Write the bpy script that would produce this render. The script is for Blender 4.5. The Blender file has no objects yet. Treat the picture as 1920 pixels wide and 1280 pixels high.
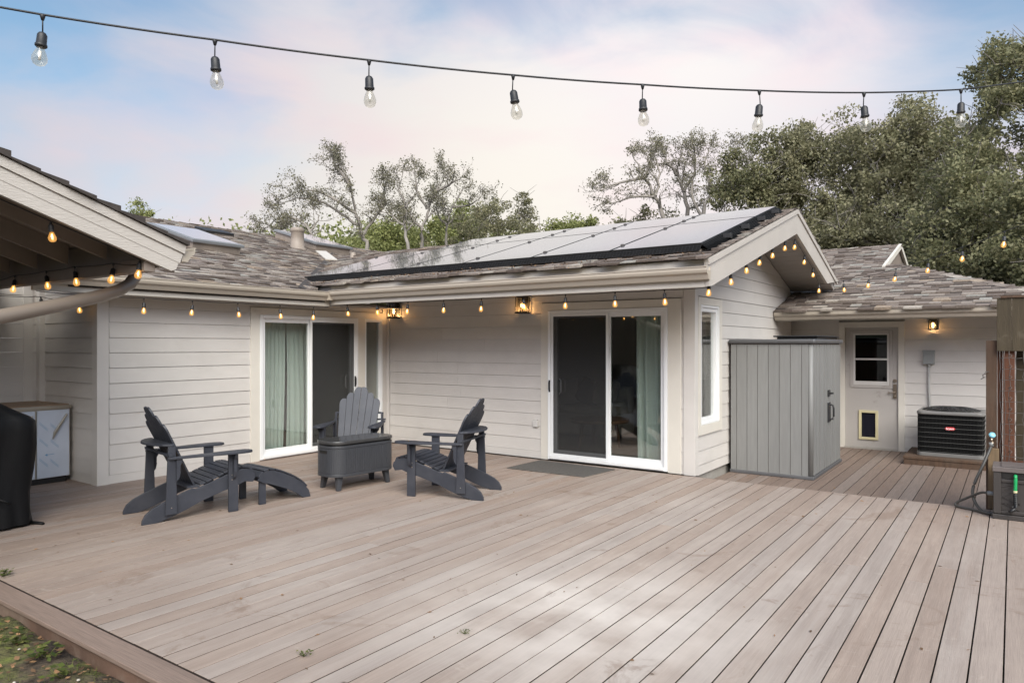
import bpy, bmesh, math, random
import numpy as np
from mathutils import Vector, Matrix
R = math.radians
random.seed(7)
S = bpy.context.scene
C = S.collection

# ---------------------------------------------------------------- camera, sky, sun, exposure
cam_d = bpy.data.cameras.new('camera'); cam = bpy.data.objects.new('camera', cam_d); C.objects.link(cam)
cam.location = (0, 0, 1.56); cam.rotation_euler = (R(90), 0, R(35.2514))
cam_d.sensor_fit = 'HORIZONTAL'; cam_d.sensor_width = 36; cam_d.lens = 1330 / 1920 * 36
cam_d.shift_y = 6 / 1920; cam_d.clip_start = .05; cam_d.clip_end = 1000
S.camera = cam
S.view_settings.view_transform = 'Standard'; S.view_settings.look = 'None'
S.view_settings.exposure = 1.38; S.view_settings.gamma = 1

SUN_EL, SUN_AZ = 40, 134          # azimuth of the sun measured from +Y towards +X
W = bpy.data.worlds.new('World'); S.world = W; W.use_nodes = True
nt = W.node_tree; nt.nodes.clear()
def wn(t, **k):
    n = nt.nodes.new(t)
    for a, v in k.items(): setattr(n, a, v)
    return n
L = nt.links.new
sky = wn('ShaderNodeTexSky', sky_type='NISHITA'); sky.sun_disc = False
sky.sun_elevation = R(SUN_EL); sky.sun_rotation = R(SUN_AZ); sky.air_density = 1.0; sky.dust_density = 1.5
bg1 = wn('ShaderNodeBackground'); bg1.inputs[1].default_value = 0.064
tint = wn('ShaderNodeMix', data_type='RGBA', blend_type='MULTIPLY'); tint.inputs[0].default_value = 1; tint.inputs[7].default_value = (.76, 1.04, 1.05, 1)
L(sky.outputs[0], tint.inputs[6]); L(tint.outputs[2], bg1.inputs[0])
tc = wn('ShaderNodeTexCoord'); sep = wn('ShaderNodeSeparateXYZ'); L(tc.outputs['Generated'], sep.inputs[0])
mp = wn('ShaderNodeMapping'); mp.inputs['Scale'].default_value = (1.6, 1.6, 4.2); L(tc.outputs['Generated'], mp.inputs[0])
n1 = wn('ShaderNodeTexNoise'); n1.inputs['Scale'].default_value = 1.9; n1.inputs['Detail'].default_value = 7
n1.inputs['Roughness'].default_value = .52; n1.inputs['Distortion'].default_value = .5; L(mp.outputs[0], n1.inputs[0])
def math_(op, a, b=None, clamp=False):
    m = wn('ShaderNodeMath', operation=op, use_clamp=clamp)
    for i, v in enumerate((a, b)):
        if v is None: continue
        if isinstance(v, (int, float)): m.inputs[i].default_value = v
        else: L(v, m.inputs[i])
    return m.outputs[0]
def dotn(v):
    m = wn('ShaderNodeVectorMath', operation='DOT_PRODUCT'); L(tc.outputs['Generated'], m.inputs[0])
    m.inputs[1].default_value = v; return m.outputs['Value']
z = sep.outputs['Z']
# glow: the brighter pearly part of the cloud sheet low over the house
glow = math_('POWER', math_('MAXIMUM', dotn((-.60, .77, .21)), 0), 9)
cov = math_('ADD', math_('MULTIPLY', n1.outputs[0], 2.0), -.80)
cov = math_('ADD', cov, math_('MULTIPLY', math_('SUBTRACT', .34, z), 3.2))
cov = math_('ADD', cov, math_('MULTIPLY', glow, .6))
upc = math_('POWER', math_('MAXIMUM', dotn((-.34, .84, .42)), 0), 16)
cov = math_('ADD', cov, math_('MULTIPLY', upc, .5))
behind = dotn((.35, -.85, .38))
cov = math_('ADD', cov, math_('MULTIPLY', math_('MAXIMUM', behind, 0), .8), True)
mr = wn('ShaderNodeMapRange', interpolation_type='SMOOTHSTEP'); L(cov, mr.inputs[0])
mr.inputs[1].default_value = 0; mr.inputs[2].default_value = 1; mr.inputs[3].default_value = .18; mr.inputs[4].default_value = .96
# cloud colour: lilac grey -> pearl -> warm white, with a rosy flush in places
cr = wn('ShaderNodeValToRGB'); e = cr.color_ramp.elements
e[0].position = .0; e[0].color = (.50, .55, .67, 1); e[1].position = 1; e[1].color = (.88, .82, .74, 1)
m_ = e.new(.5); m_.color = (.72, .69, .73, 1)
L(math_('ADD', math_('MULTIPLY', math_('MAXIMUM', glow, math_('MULTIPLY', upc, .9)), .95), math_('MULTIPLY', math_('SUBTRACT', .30, z), .9), True), cr.inputs[0])
n2 = wn('ShaderNodeTexNoise'); n2.inputs['Scale'].default_value = 2.6; n2.inputs['Detail'].default_value = 4
mp2 = wn('ShaderNodeMapping'); mp2.inputs['Scale'].default_value = (1.5, 1.5, 4.5); mp2.inputs['Location'].default_value = (3.1, 1.7, .4)
L(tc.outputs['Generated'], mp2.inputs[0]); L(mp2.outputs[0], n2.inputs[0])
pk = wn('ShaderNodeMix', data_type='RGBA'); L(cr.outputs[0], pk.inputs[6]); pk.inputs[7].default_value = (.86, .66, .68, 1)
pf = wn('ShaderNodeMapRange'); L(n2.outputs[0], pf.inputs[0]); pf.inputs[1].default_value = .44; pf.inputs[2].default_value = .68
pf.inputs[3].default_value = 0; pf.inputs[4].default_value = .6; L(pf.outputs[0], pk.inputs[0])
bg2 = wn('ShaderNodeBackground'); L(pk.outputs[2], bg2.inputs[0])
L(math_('ADD', math_('ADD', .395, math_('MULTIPLY', upc, .10)), math_('MULTIPLY', math_('MAXIMUM', behind, 0), 1.75)), bg2.inputs[1])
mx = wn('ShaderNodeMixShader'); L(mr.outputs[0], mx.inputs[0]); L(bg1.outputs[0], mx.inputs[1]); L(bg2.outputs[0], mx.inputs[2])
out = wn('ShaderNodeOutputWorld'); L(mx.outputs[0], out.inputs[0])

sd = bpy.data.lights.new('sun', 'SUN'); sd.energy = 2.0; sd.angle = R(48); sd.color = (1, .94, .86)
sun = bpy.data.objects.new('sun', sd); C.objects.link(sun)
a = R(SUN_AZ); el = R(SUN_EL)
dv = Vector((math.sin(a) * math.cos(el), math.cos(a) * math.cos(el), math.sin(el)))
sun.rotation_euler = dv.to_track_quat('Z', 'Y').to_euler()

# ---------------------------------------------------------------- materials
def mat(name, col, rough=.6, var=0., vscale=3., stretch=(1, 1, 1), bump=0., bscale=60., bstretch=None, metal=0., spec=.5,
        island=0., dirt=None, dscale=1.2, dmin=.5, dmax=.72, coat=0.):
    m = bpy.data.materials.new(name); m.use_nodes = True; t = m.node_tree
    b = t.nodes['Principled BSDF']; b.inputs['Roughness'].default_value = rough; b.inputs['Metallic'].default_value = metal
    b.inputs['Specular IOR Level'].default_value = spec; b.inputs['Coat Weight'].default_value = coat
    b.inputs['Base Color'].default_value = (*col, 1)
    def N(ty, **k):
        n = t.nodes.new(ty)
        for a_, v in k.items(): setattr(n, a_, v)
        return n
    co = N('ShaderNodeTexCoord').outputs['Object']
    cur = None
    rgb = N('ShaderNodeRGB'); rgb.outputs[0].default_value = (*col, 1); cur = rgb.outputs[0]
    if island:
        g = N('ShaderNodeNewGeometry'); r = N('ShaderNodeMapRange'); t.links.new(g.outputs['Random Per Island'], r.inputs[0])
        r.inputs[3].default_value = 1 - island; r.inputs[4].default_value = 1 + island
        mm = N('ShaderNodeMix', data_type='RGBA', blend_type='MULTIPLY'); mm.inputs[0].default_value = 1
        t.links.new(cur, mm.inputs[6]); t.links.new(r.outputs[0], mm.inputs[7]); cur = mm.outputs[2]
    if var:
        p = N('ShaderNodeMapping'); p.inputs['Scale'].default_value = stretch; t.links.new(co, p.inputs[0])
        n = N('ShaderNodeTexNoise'); n.inputs['Scale'].default_value = vscale; n.inputs['Detail'].default_value = 6; t.links.new(p.outputs[0], n.inputs[0])
        r = N('ShaderNodeMapRange'); t.links.new(n.outputs[0], r.inputs[0]); r.inputs[1].default_value = .25; r.inputs[2].default_value = .75
        r.inputs[3].default_value = 1 - var; r.inputs[4].default_value = 1 + var
        mm = N('ShaderNodeMix', data_type='RGBA', blend_type='MULTIPLY'); mm.inputs[0].default_value = 1
        t.links.new(cur, mm.inputs[6]); t.links.new(r.outputs[0], mm.inputs[7]); cur = mm.outputs[2]
    if dirt:
        n = N('ShaderNodeTexNoise'); n.inputs['Scale'].default_value = dscale; n.inputs['Detail'].default_value = 8; n.inputs['Roughness'].default_value = .65
        t.links.new(co, n.inputs[0])
        r = N('ShaderNodeMapRange'); t.links.new(n.outputs[0], r.inputs[0]); r.inputs[1].default_value = dmin; r.inputs[2].default_value = dmax
        mm = N('ShaderNodeMix', data_type='RGBA'); t.links.new(r.outputs[0], mm.inputs[0]); t.links.new(cur, mm.inputs[6])
        mm.inputs[7].default_value = (*dirt, 1); cur = mm.outputs[2]
    t.links.new(cur, b.inputs['Base Color'])
    if bump:
        p = N('ShaderNodeMapping'); p.inputs['Scale'].default_value = bstretch or stretch; t.links.new(co, p.inputs[0])
        n = N('ShaderNodeTexNoise'); n.inputs['Scale'].default_value = bscale; n.inputs['Detail'].default_value = 4; t.links.new(p.outputs[0], n.inputs[0])
        bp = N('ShaderNodeBump'); bp.inputs['Strength'].default_value = bump; bp.inputs['Distance'].default_value = .004
        t.links.new(n.outputs[0], bp.inputs['Height']); t.links.new(bp.outputs[0], b.inputs['Normal'])
    return m

SIDING = mat('greige_siding', (.545, .515, .48), .55, dirt=(.50, .47, .435), dscale=2.4, dmin=.52, dmax=.8, var=.04, vscale=2, stretch=(1, 1, 3), bump=.35, bscale=30, bstretch=(.6, .6, 9), island=.035)
TRIM = mat('cream_trim', (.60, .565, .50), .5, var=.04, vscale=4, bump=.15, bscale=40)
CORNER = mat('greige_trim', (.55, .52, .485), .5, var=.04, vscale=4, bump=.15, bscale=40)
FASC = mat('fascia_paint', (.50, .465, .41), .5, var=.06, vscale=2.5, bump=.25, bscale=30, bstretch=(1, 1, 9))
RAKE = mat('rake_board_paint', (.45, .415, .375), .5, var=.05, vscale=3, bump=.9, bscale=16, bstretch=(1, 1, 12))
GUT = mat('gutter_metal', (.40, .35, .285), .35, var=.04, vscale=2)
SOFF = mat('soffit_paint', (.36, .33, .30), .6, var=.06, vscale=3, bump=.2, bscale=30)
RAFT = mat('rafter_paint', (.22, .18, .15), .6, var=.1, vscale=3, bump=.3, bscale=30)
VINYL = mat('white_vinyl', (.74, .745, .74), .3, var=.02)
BLACKM = mat('black_metal', (.012, .011, .010), .45)
BLACKP = mat('black_plastic', (.016, .016, .017), .5, bump=.1)
CONC = mat('concrete', (.30, .28, .25), .9, var=.2, vscale=6, bump=.5)
CHAIR = mat('charcoal_resin', (.029, .032, .042), .5, dirt=(.046, .048, .058), dscale=5, dmin=.45, dmax=.75, var=.13, vscale=8, stretch=(1, 1, 1), bump=.25, bscale=90)
COOL = mat('cooler_resin', (.044, .046, .052), .4, var=.08, vscale=10, stretch=(8, 8, 1), bump=.2)
COOLTOP = mat('cooler_lid', (.045, .044, .044), .16, var=.1, vscale=4)
SHED = mat('shed_resin', (.19, .189, .182), .55, var=.08, vscale=5, stretch=(6, 6, .6), bump=.4, bscale=40, bstretch=(4, 4, .6), island=.04)
SHEDG = mat('shed_groove', (.14, .10, .08), .7)
SHEDL = mat('shed_lid', (.085, .085, .088), .5, var=.1, bump=.2)
BROWNW = mat('weathered_post', (.072, .041, .024), .85, var=.35, vscale=5, stretch=(5, 5, .7), bump=.8, bscale=25, bstretch=(5, 5, .6), dirt=(.085, .060, .042), dscale=3)
REDW = mat('redwood_board', (.105, .040, .020), .8, var=.3, vscale=5, stretch=(5, 5, .7), bump=.6, bscale=25, bstretch=(5, 5, .6))
OLDW = mat('mossy_plank', (.048, .036, .020), .88, var=.25, vscale=4, stretch=(6, 6, .5), bump=.9, bscale=25, bstretch=(6, 6, .5), dirt=(.10, .082, .058), dscale=7, dmin=.56, dmax=.75)
PALEW = mat('pale_stake', (.16, .11, .062), .85, var=.25, vscale=5, stretch=(6, 6, .7), bump=.6)
GALV = mat('galvanised_wire', (.10, .09, .082), .5, metal=.3, var=.1)
ACG = mat('ac_grey', (.15, .145, .138), .4, var=.06)
ACD = mat('ac_coil', (.005, .005, .005), .8, spec=.1)
BOXG = mat('utility_grey', (.22, .23, .225), .45, var=.08)
PVC = mat('conduit_grey', (.33, .33, .32), .4)
DOORP = mat('door_paint', (.40, .372, .345), .45, var=.05, vscale=2, dirt=(.24, .20, .17), dscale=3.2, dmin=.62, dmax=.80)
CREAM = mat('aged_cream', (.55, .49, .30), .45, var=.08)
BRONZE = mat('brushed_nickel', (.34, .28, .22), .3, metal=1)
FLAP = mat('pet_flap', (.012, .013, .02), .18)
FILM = mat('film_steel', (.44, .48, .55), .28, var=.08, vscale=4)
FILMB = mat('film_print', (.11, .24, .40), .4)
STEEL = mat('steel', (.42, .38, .32), .3, metal=.9)
COUNTER = mat('counter_top', (.25, .16, .095), .5, var=.3, vscale=5, stretch=(6, 1, 1))
COVER = mat('grill_cover', (.0045, .0045, .005), .6, spec=.25, var=.2, bump=.3, bscale=120)
MAT_ = mat('door_mat', (.085, .078, .07), .95, var=.25, vscale=30, bump=.9, bscale=160)
RUBBER = mat('hose_rubber', (.055, .052, .047), .45)
REEL = mat('reel_resin', (.040, .034, .031), .55, var=.15, bump=.4)
REELT = mat('reel_lid', (.12, .10, .093), .55, var=.12, bump=.4)
GREEN = mat('green_fitting', (.01, .30, .09), .35)
BLUEK = mat('pale_blue_knob', (.20, .47, .58), .35)
LOUT = mat('outlet_plastic', (.55, .53, .50), .35)
SPOUT = mat('downspout_shaded', (.22, .18, .145), .4)  # darker than the gutter: the shade on the pipe is put into its colour
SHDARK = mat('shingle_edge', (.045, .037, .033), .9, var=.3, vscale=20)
SLATE = mat('roof_under', (.035, .03, .027), .9)
INT = mat('interior_paint', (.58, .55, .50), .8)
INTF = mat('interior_floor', (.32, .25, .19), .5, var=.2, vscale=3)
SOFA = mat('sofa_fabric', (.5, .47, .42), .9, var=.1)
PILD = mat('dark_cushion', (.10, .10, .11), .9)
TABW = mat('table_wood', (.20, .11, .06), .5, var=.2)
LEAFI = mat('house_plant', (.05, .12, .03), .5)
BARK = mat('bark', (.13, .115, .098), .9, var=.35, vscale=3, bump=.5, bscale=12)
BARKL = mat('pale_bark', (.205, .185, .16), .9, var=.3, vscale=3, bump=.5, bscale=12)
REDB = mat('red_badge', (.55, .03, .03), .3)
WHITEP = mat('badge_white', (.85, .85, .85), .4)
SKYL = mat('skylight_curb', (.16, .165, .17), .4, var=.08)
PIPE = mat('flue_paint', (.23, .19, .155), .55, var=.15, vscale=6)
MESH = mat('critter_mesh', (.004, .004, .004), .95, spec=.05)
TERRA = mat('rust_fascia', (.12, .07, .048), .8, var=.45, vscale=3, stretch=(1, 1, 2), bump=.5, dirt=(.22, .17, .13), dscale=2)
DRY = mat('dry_leaf', (.19, .105, .05), .8, island=.6)
STONE = mat('pebble', (.42, .38, .33), .8, var=.2)

def shingle_mat():
    m = bpy.data.materials.new('blended_shingles'); m.use_nodes = True; t = m.node_tree; b = t.nodes['Principled BSDF']
    b.inputs['Roughness'].default_value = .9; b.inputs['Specular IOR Level'].default_value = .3
    g = t.nodes.new('ShaderNodeNewGeometry'); r = t.nodes.new('ShaderNodeValToRGB'); t.links.new(g.outputs['Random Per Island'], r.inputs[0])
    r.color_ramp.interpolation = 'CONSTANT'; e = r.color_ramp.elements
    cols = [(0, (.085, .066, .054)), (.14, (.145, .118, .10)), (.32, (.185, .155, .132)), (.48, (.115, .092, .078)), (.6, (.215, .184, .158)),
            (.74, (.165, .135, .117)), (.84, (.225, .212, .188)), (.91, (.28, .248, .212)), (.96, (.24, .19, .145))]
    e[0].color = (*cols[0][1], 1); e[1].position = cols[1][0]; e[1].color = (*cols[1][1], 1)
    for p, c in cols[2:]:
        k = e.new(p); k.color = (*c, 1)
    co = t.nodes.new('ShaderNodeTexCoord'); n = t.nodes.new('ShaderNodeTexNoise'); n.inputs['Scale'].default_value = 45; n.inputs['Detail'].default_value = 5
    t.links.new(co.outputs['Object'], n.inputs[0])
    q = t.nodes.new('ShaderNodeMapRange'); t.links.new(n.outputs[0], q.inputs[0]); q.inputs[1].default_value = .3; q.inputs[2].default_value = .7; q.inputs[3].default_value = .85; q.inputs[4].default_value = 1.4
    mm = t.nodes.new('ShaderNodeMix'); mm.data_type = 'RGBA'; mm.blend_type = 'MULTIPLY'; mm.inputs[0].default_value = 1
    t.links.new(r.outputs[0], mm.inputs[6]); t.links.new(q.outputs[0], mm.inputs[7]); t.links.new(mm.outputs[2], b.inputs['Base Color'])
    bp = t.nodes.new('ShaderNodeBump'); bp.inputs['Strength'].default_value = .5; bp.inputs['Distance'].default_value = .004
    t.links.new(n.outputs[0], bp.inputs['Height']); t.links.new(bp.outputs[0], b.inputs['Normal'])
    return m
SHING = shingle_mat()

def deck_mat(name, k=1.0, wear=True):
    m = bpy.data.materials.new(name); m.use_nodes = True; t = m.node_tree; b = t.nodes['Principled BSDF']; l = t.links.new
    N = t.nodes.new
    co = N('ShaderNodeTexCoord').outputs['Object']; geo = N('ShaderNodeNewGeometry'); rnd = geo.outputs['Random Per Island']
    def mr(s, a0, a1, b0, b1):
        q = N('ShaderNodeMapRange'); l(s, q.inputs[0]); 
        for i, v in enumerate((a0, a1, b0, b1)): q.inputs[i + 1].default_value = v
        return q.outputs[0]
    def mix(f, a_, b_, blend='MIX'):
        q = N('ShaderNodeMix'); q.data_type = 'RGBA'; q.blend_type = blend
        if isinstance(f, (int, float)): q.inputs[0].default_value = f
        else: l(f, q.inputs[0])
        for i, v in ((6, a_), (7, b_)):
            if isinstance(v, tuple): q.inputs[i].default_value = (*v, 1)
            else: l(v, q.inputs[i])
        return q.outputs[2]
    def noise(sc, stretch=(1, 1, 1), det=6, rough=.55, shift=False, dist=0.):
        p = N('ShaderNodeMapping'); p.inputs['Scale'].default_value = stretch; l(co, p.inputs[0])
        if shift:
            cx = N('ShaderNodeCombineXYZ'); mu = N('ShaderNodeMath'); mu.operation = 'MULTIPLY'; l(rnd, mu.inputs[0]); mu.inputs[1].default_value = 60
            l(mu.outputs[0], cx.inputs[1]); l(mu.outputs[0], cx.inputs[2]); l(cx.outputs[0], p.inputs['Location'])
        n = N('ShaderNodeTexNoise'); n.inputs['Scale'].default_value = sc; n.inputs['Detail'].default_value = det; n.inputs['Roughness'].default_value = rough
        n.inputs['Distortion'].default_value = dist
        l(p.outputs[0], n.inputs[0]); return n.outputs[0]
    ramp = N('ShaderNodeValToRGB'); l(rnd, ramp.inputs[0]); e = ramp.color_ramp.elements
    e[0].color = (.205, .158, .134, 1); e[1].position = 1; e[1].color = (.235, .198, .180, 1)
    for p, c in ((.3, (.19, .148, .127)), (.55, (.222, .176, .152)), (.78, (.215, .180, .163))):
        x = e.new(p); x.color = (*c, 1)
    c = ramp.outputs[0]
    c = mix(1, c, mr(noise(2.2, (9, .35, 9), shift=True), .3, .7, .9, 1.1), 'MULTIPLY')       # streaks along the board
    c = mix(1, c, mr(noise(9, (22, .5, 22), shift=True, dist=.3), .3, .7, .74, 1.22), 'MULTIPLY')     # fine grain
    if wear:
        n = noise(.55, (1, 1, 1), 7, .6); n3 = noise(7, (4, 1, 4), 5)
        f = N('ShaderNodeMath'); f.operation = 'MULTIPLY'; l(mr(n, .47, .70, 0, .85), f.inputs[0]); l(mr(n3, .3, .65, .35, 1), f.inputs[1])
        # pale tone strongest at the middle of the open deck, fading outward
        sx_ = N('ShaderNodeSeparateXYZ'); l(co, sx_.inputs[0])
        vd = N('ShaderNodeVectorMath'); vd.operation = 'DISTANCE'; l(co, vd.inputs[0]); vd.inputs[1].default_value = (-1.9, 4.3, 0)
        fw = N('ShaderNodeMath'); fw.operation = 'MULTIPLY'; l(mr(vd.outputs['Value'], 1.0, 6.0, 1.0, .15), fw.inputs[0])
        bb = N('ShaderNodeMath'); bb.operation = 'MULTIPLY_ADD'; l(f.outputs[0], bb.inputs[0]); bb.inputs[1].default_value = .55; l(mr(noise(3.1, (5, .3, 5), shift=True), .3, .7, .30, .62), bb.inputs[2])
        l(bb.outputs[0], fw.inputs[1])
        r7 = N('ShaderNodeMath'); r7.operation = 'FRACT'; m7 = N('ShaderNodeMath'); m7.operation = 'MULTIPLY'; l(rnd, m7.inputs[0]); m7.inputs[1].default_value = 7.31; l(m7.outputs[0], r7.inputs[0])
        tone = mix(mr(r7.outputs[0], .35, .75, 0, 1), (.425, .368, .328), (.405, .372, .350))
        pb_ = N('ShaderNodeMath'); pb_.operation = 'MULTIPLY'; pb_.use_clamp = True; l(fw.outputs[0], pb_.inputs[0]); l(mr(r7.outputs[0], 0, 1, .80, 1.18), pb_.inputs[1])
        c = mix(pb_.outputs[0], c, tone)                                            # dry pale weathering, fading with distance
        vs_ = N('ShaderNodeVectorMath'); vs_.operation = 'DISTANCE'; l(co, vs_.inputs[0]); vs_.inputs[1].default_value = (-2.05, 3.55, 0)
        ws = N('ShaderNodeMath'); ws.operation = 'MULTIPLY'; l(mr(vs_.outputs['Value'], .2, 1.35, .95, 0), ws.inputs[0]); l(mr(noise(1.7, (1, 1, 1), 5), .35, .65, .2, 1), ws.inputs[1])
        c = mix(ws.outputs[0], c, (.58, .555, .53))                                          # whitish sheen painted into the board colour
        g = noise(1.3, (1, 1, 1), 6, .7, dist=1.5)
        c = mix(mr(g, .585, .66, 0, .5), c, (.17, .12, .09))                               # damp brown stains
        g2 = noise(3.2, (1, 1, 1), 8, .75, dist=2.5)
        c = mix(mr(g2, .60, .70, 0, .42), c, (.46, .42, .385))                                 # chalky swirls
    c = mix(1, c, (1.13 * k, 1.06 * k, .99 * k), 'MULTIPLY')
    l(c, b.inputs['Base Color']); b.inputs['Roughness'].default_value = .58; b.inputs['Specular IOR Level'].default_value = .4
    bp = N('ShaderNodeBump'); bp.inputs['Strength'].default_value = .8; bp.inputs['Distance'].default_value = .003
    l(noise(26, (20, .4, 20), shift=True, dist=.4), bp.inputs['Height']); l(bp.outputs[0], b.inputs['Normal'])
    return m
DECK = deck_mat('composite_decking'); DECKL = deck_mat('lower_decking', .80, False)
BORD = deck_mat('border_board', 1.05, False)
if True:   # grain of the border board runs along X: rotate its coordinates
    for n in BORD.node_tree.nodes:
        if n.type == 'MAPPING' and n.inputs['Scale'].default_value[0] > n.inputs['Scale'].default_value[1]:
            s = n.inputs['Scale'].default_value; n.inputs['Scale'].default_value = (s[1], s[0], s[2])

def glass_mat(name, tint=(.75, .8, .78), refl=1.0):
    m = bpy.data.materials.new(name); m.use_nodes = True; t = m.node_tree; t.nodes.clear(); N = t.nodes.new; l = t.links.new
    o = N('ShaderNodeOutputMaterial'); mx = N('ShaderNodeMixShader'); tr = N('ShaderNodeBsdfTransparent'); tr.inputs[0].default_value = (*tint, 1)
    gl = N('ShaderNodeBsdfGlossy'); gl.inputs['Roughness'].default_value = 0.0; gl.inputs[0].default_value = (.95, .95, .95, 1)
    fr = N('ShaderNodeLayerWeight'); fr.inputs[0].default_value = .5; pw = N('ShaderNodeMath'); pw.operation = 'POWER'; l(fr.outputs['Facing'], pw.inputs[0]); pw.inputs[1].default_value = 5
    sc = N('ShaderNodeMath'); sc.operation = 'MULTIPLY_ADD'; l(pw.outputs[0], sc.inputs[0]); sc.inputs[1].default_value = .95; sc.inputs[2].default_value = .045
    mu = N('ShaderNodeMath'); mu.operation = 'MULTIPLY'; mu.use_clamp = True
    l(sc.outputs[0], mu.inputs[0]); mu.inputs[1].default_value = refl
    l(mu.outputs[0], mx.inputs[0]); l(tr.outputs[0], mx.inputs[1]); l(gl.outputs[0], mx.inputs[2]); l(mx.outputs[0], o.inputs[0])
    return m
GLASS = glass_mat('window_glass', (.93, .955, .94), 2.9)
GLASSD = glass_mat('door_lite_glass', (.35, .36, .37), 1.2)
BULBC = glass_mat('clear_bulb_glass', (.97, .95, .90), 1.0)
if True:
    t = BULBC.node_tree; o_ = t.nodes['Material Output'] if 'Material Output' in t.nodes else [n for n in t.nodes if n.type == 'OUTPUT_MATERIAL'][0]; prev = o_.inputs[0].links[0].from_socket
    tl = t.nodes.new('ShaderNodeBsdfTranslucent'); tl.inputs[0].default_value = (.9, .88, .80, 1); m2 = t.nodes.new('ShaderNodeMixShader'); m2.inputs[0].default_value = .22
    t.links.new(prev, m2.inputs[1]); t.links.new(tl.outputs[0], m2.inputs[2]); t.links.new(m2.outputs[0], o_.inputs[0])
SCREEN = glass_mat('insect_screen', (.68, .68, .68), .0)
if True:
    t = SCREEN.node_tree; mxn = [n for n in t.nodes if n.type == 'MIX_SHADER'][0]; df = t.nodes.new('ShaderNodeBsdfDiffuse'); df.inputs[0].default_value = (.10, .10, .10, 1)
    t.links.new(df.outputs[0], mxn.inputs[2])
    for lk in list(mxn.inputs[0].links): t.links.remove(lk)
    mxn.inputs[0].default_value = .22
def emit(name, col, st):
    m = bpy.data.materials.new(name); m.use_nodes = True; b = m.node_tree.nodes['Principled BSDF']
    b.inputs['Base Color'].default_value = (*col, 1); b.inputs['Emission Color'].default_value = (*col, 1); b.inputs['Emission Strength'].default_value = st
    return m
FIL = emit('lit_filament', (1, .62, .22), 4)
def bulb_lit():
    m = bpy.data.materials.new('lit_amber_glass'); m.use_nodes = True; t = m.node_tree; t.nodes.clear(); N = t.nodes.new; l = t.links.new
    o = N('ShaderNodeOutputMaterial'); ad = N('ShaderNodeAddShader'); mx = N('ShaderNodeMixShader'); mx.inputs[0].default_value = .12
    tr = N('ShaderNodeBsdfTransparent'); tr.inputs[0].default_value = (1, .86, .62, 1); gl = N('ShaderNodeBsdfGlossy'); gl.inputs['Roughness'].default_value = .05
    em = N('ShaderNodeEmission'); em.inputs[0].default_value = (1, .50, .13, 1); em.inputs[1].default_value = .14
    l(tr.outputs[0], mx.inputs[1]); l(gl.outputs[0], mx.inputs[2]); l(mx.outputs[0], ad.inputs[0]); l(em.outputs[0], ad.inputs[1]); l(ad.outputs[0], o.inputs[0])
    return m
BULBA = bulb_lit()
LAMP = emit('lantern_bulb', (1, .62, .25), 5)
LANG = glass_mat('lantern_glass', (1, .95, .85), 1.0)
PANEL = mat('solar_glass', (.035, .034, .03), .22, spec=1.0, coat=1.0, dirt=(.10, .10, .11), dscale=1.5, dmin=.45, dmax=.8)
def curtain():
    m = bpy.data.materials.new('sea_green_curtain'); m.use_nodes = True; t = m.node_tree; b = t.nodes['Principled BSDF']
    b.inputs['Base Color'].default_value = (.58, .65, .595, 1); b.inputs['Roughness'].default_value = .9
    tl = t.nodes.new('ShaderNodeBsdfTranslucent'); tl.inputs[0].default_value = (.58, .65, .595, 1); mx = t.nodes.new('ShaderNodeMixShader'); mx.inputs[0].default_value = .25
    o = t.nodes['Material Output']; t.links.new(b.outputs[0], mx.inputs[1]); t.links.new(tl.outputs[0], mx.inputs[2]); t.links.new(mx.outputs[0], o.inputs[0])
    return m
CURT = curtain()
def leafmat(name, c0, c1, c2):
    m = bpy.data.materials.new(name); m.use_nodes = True; t = m.node_tree; b = t.nodes['Principled BSDF']; N = t.nodes.new; l = t.links.new
    g = N('ShaderNodeNewGeometry'); r = N('ShaderNodeValToRGB'); l(g.outputs['Random Per Island'], r.inputs[0]); e = r.color_ramp.elements
    e[0].color = (*c0, 1); e[1].color = (*c2, 1); q = e.new(.5); q.color = (*c1, 1)
    co = N('ShaderNodeTexCoord'); n = N('ShaderNodeTexNoise'); n.inputs['Scale'].default_value = .8; n.inputs['Detail'].default_value = 3; l(co.outputs['Object'], n.inputs[0])
    mr = N('ShaderNodeMapRange'); l(n.outputs[0], mr.inputs[0]); mr.inputs[1].default_value = .3; mr.inputs[2].default_value = .7; mr.inputs[3].default_value = .8; mr.inputs[4].default_value = 1.2
    mm = N('ShaderNodeMix'); mm.data_type = 'RGBA'; mm.blend_type = 'MULTIPLY'; mm.inputs[0].default_value = 1; l(r.outputs[0], mm.inputs[6]); l(mr.outputs[0], mm.inputs[7])
    l(mm.outputs[2], b.inputs['Base Color']); b.inputs['Roughness'].default_value = .55; b.inputs['Specular IOR Level'].default_value = .35
    tl = N('ShaderNodeBsdfTranslucent'); l(mm.outputs[2], tl.inputs[0]); mx = N('ShaderNodeMixShader'); mx.inputs[0].default_value = .42
    o = t.nodes['Material Output']; l(b.outputs[0], mx.inputs[1]); l(tl.outputs[0], mx.inputs[2]); l(mx.outputs[0], o.inputs[0])
    return m
LF_OLIVE = leafmat('olive_leaves', (.14, .138, .072), (.215, .207, .115), (.30, .275, .165))
LF_DARK = leafmat('dark_oak_leaves', (.115, .12, .060), (.185, .185, .092), (.265, .245, .135))
LF_GREEN = leafmat('fresh_leaves', (.135, .15, .05), (.21, .23, .08), (.30, .305, .12))
LF_SPARSE = leafmat('sparse_leaves', (.12, .115, .068), (.185, .175, .11), (.27, .245, .165))
GRASSM = leafmat('grass_blades', (.05, .075, .02), (.12, .15, .035), (.21, .21, .07))
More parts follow.
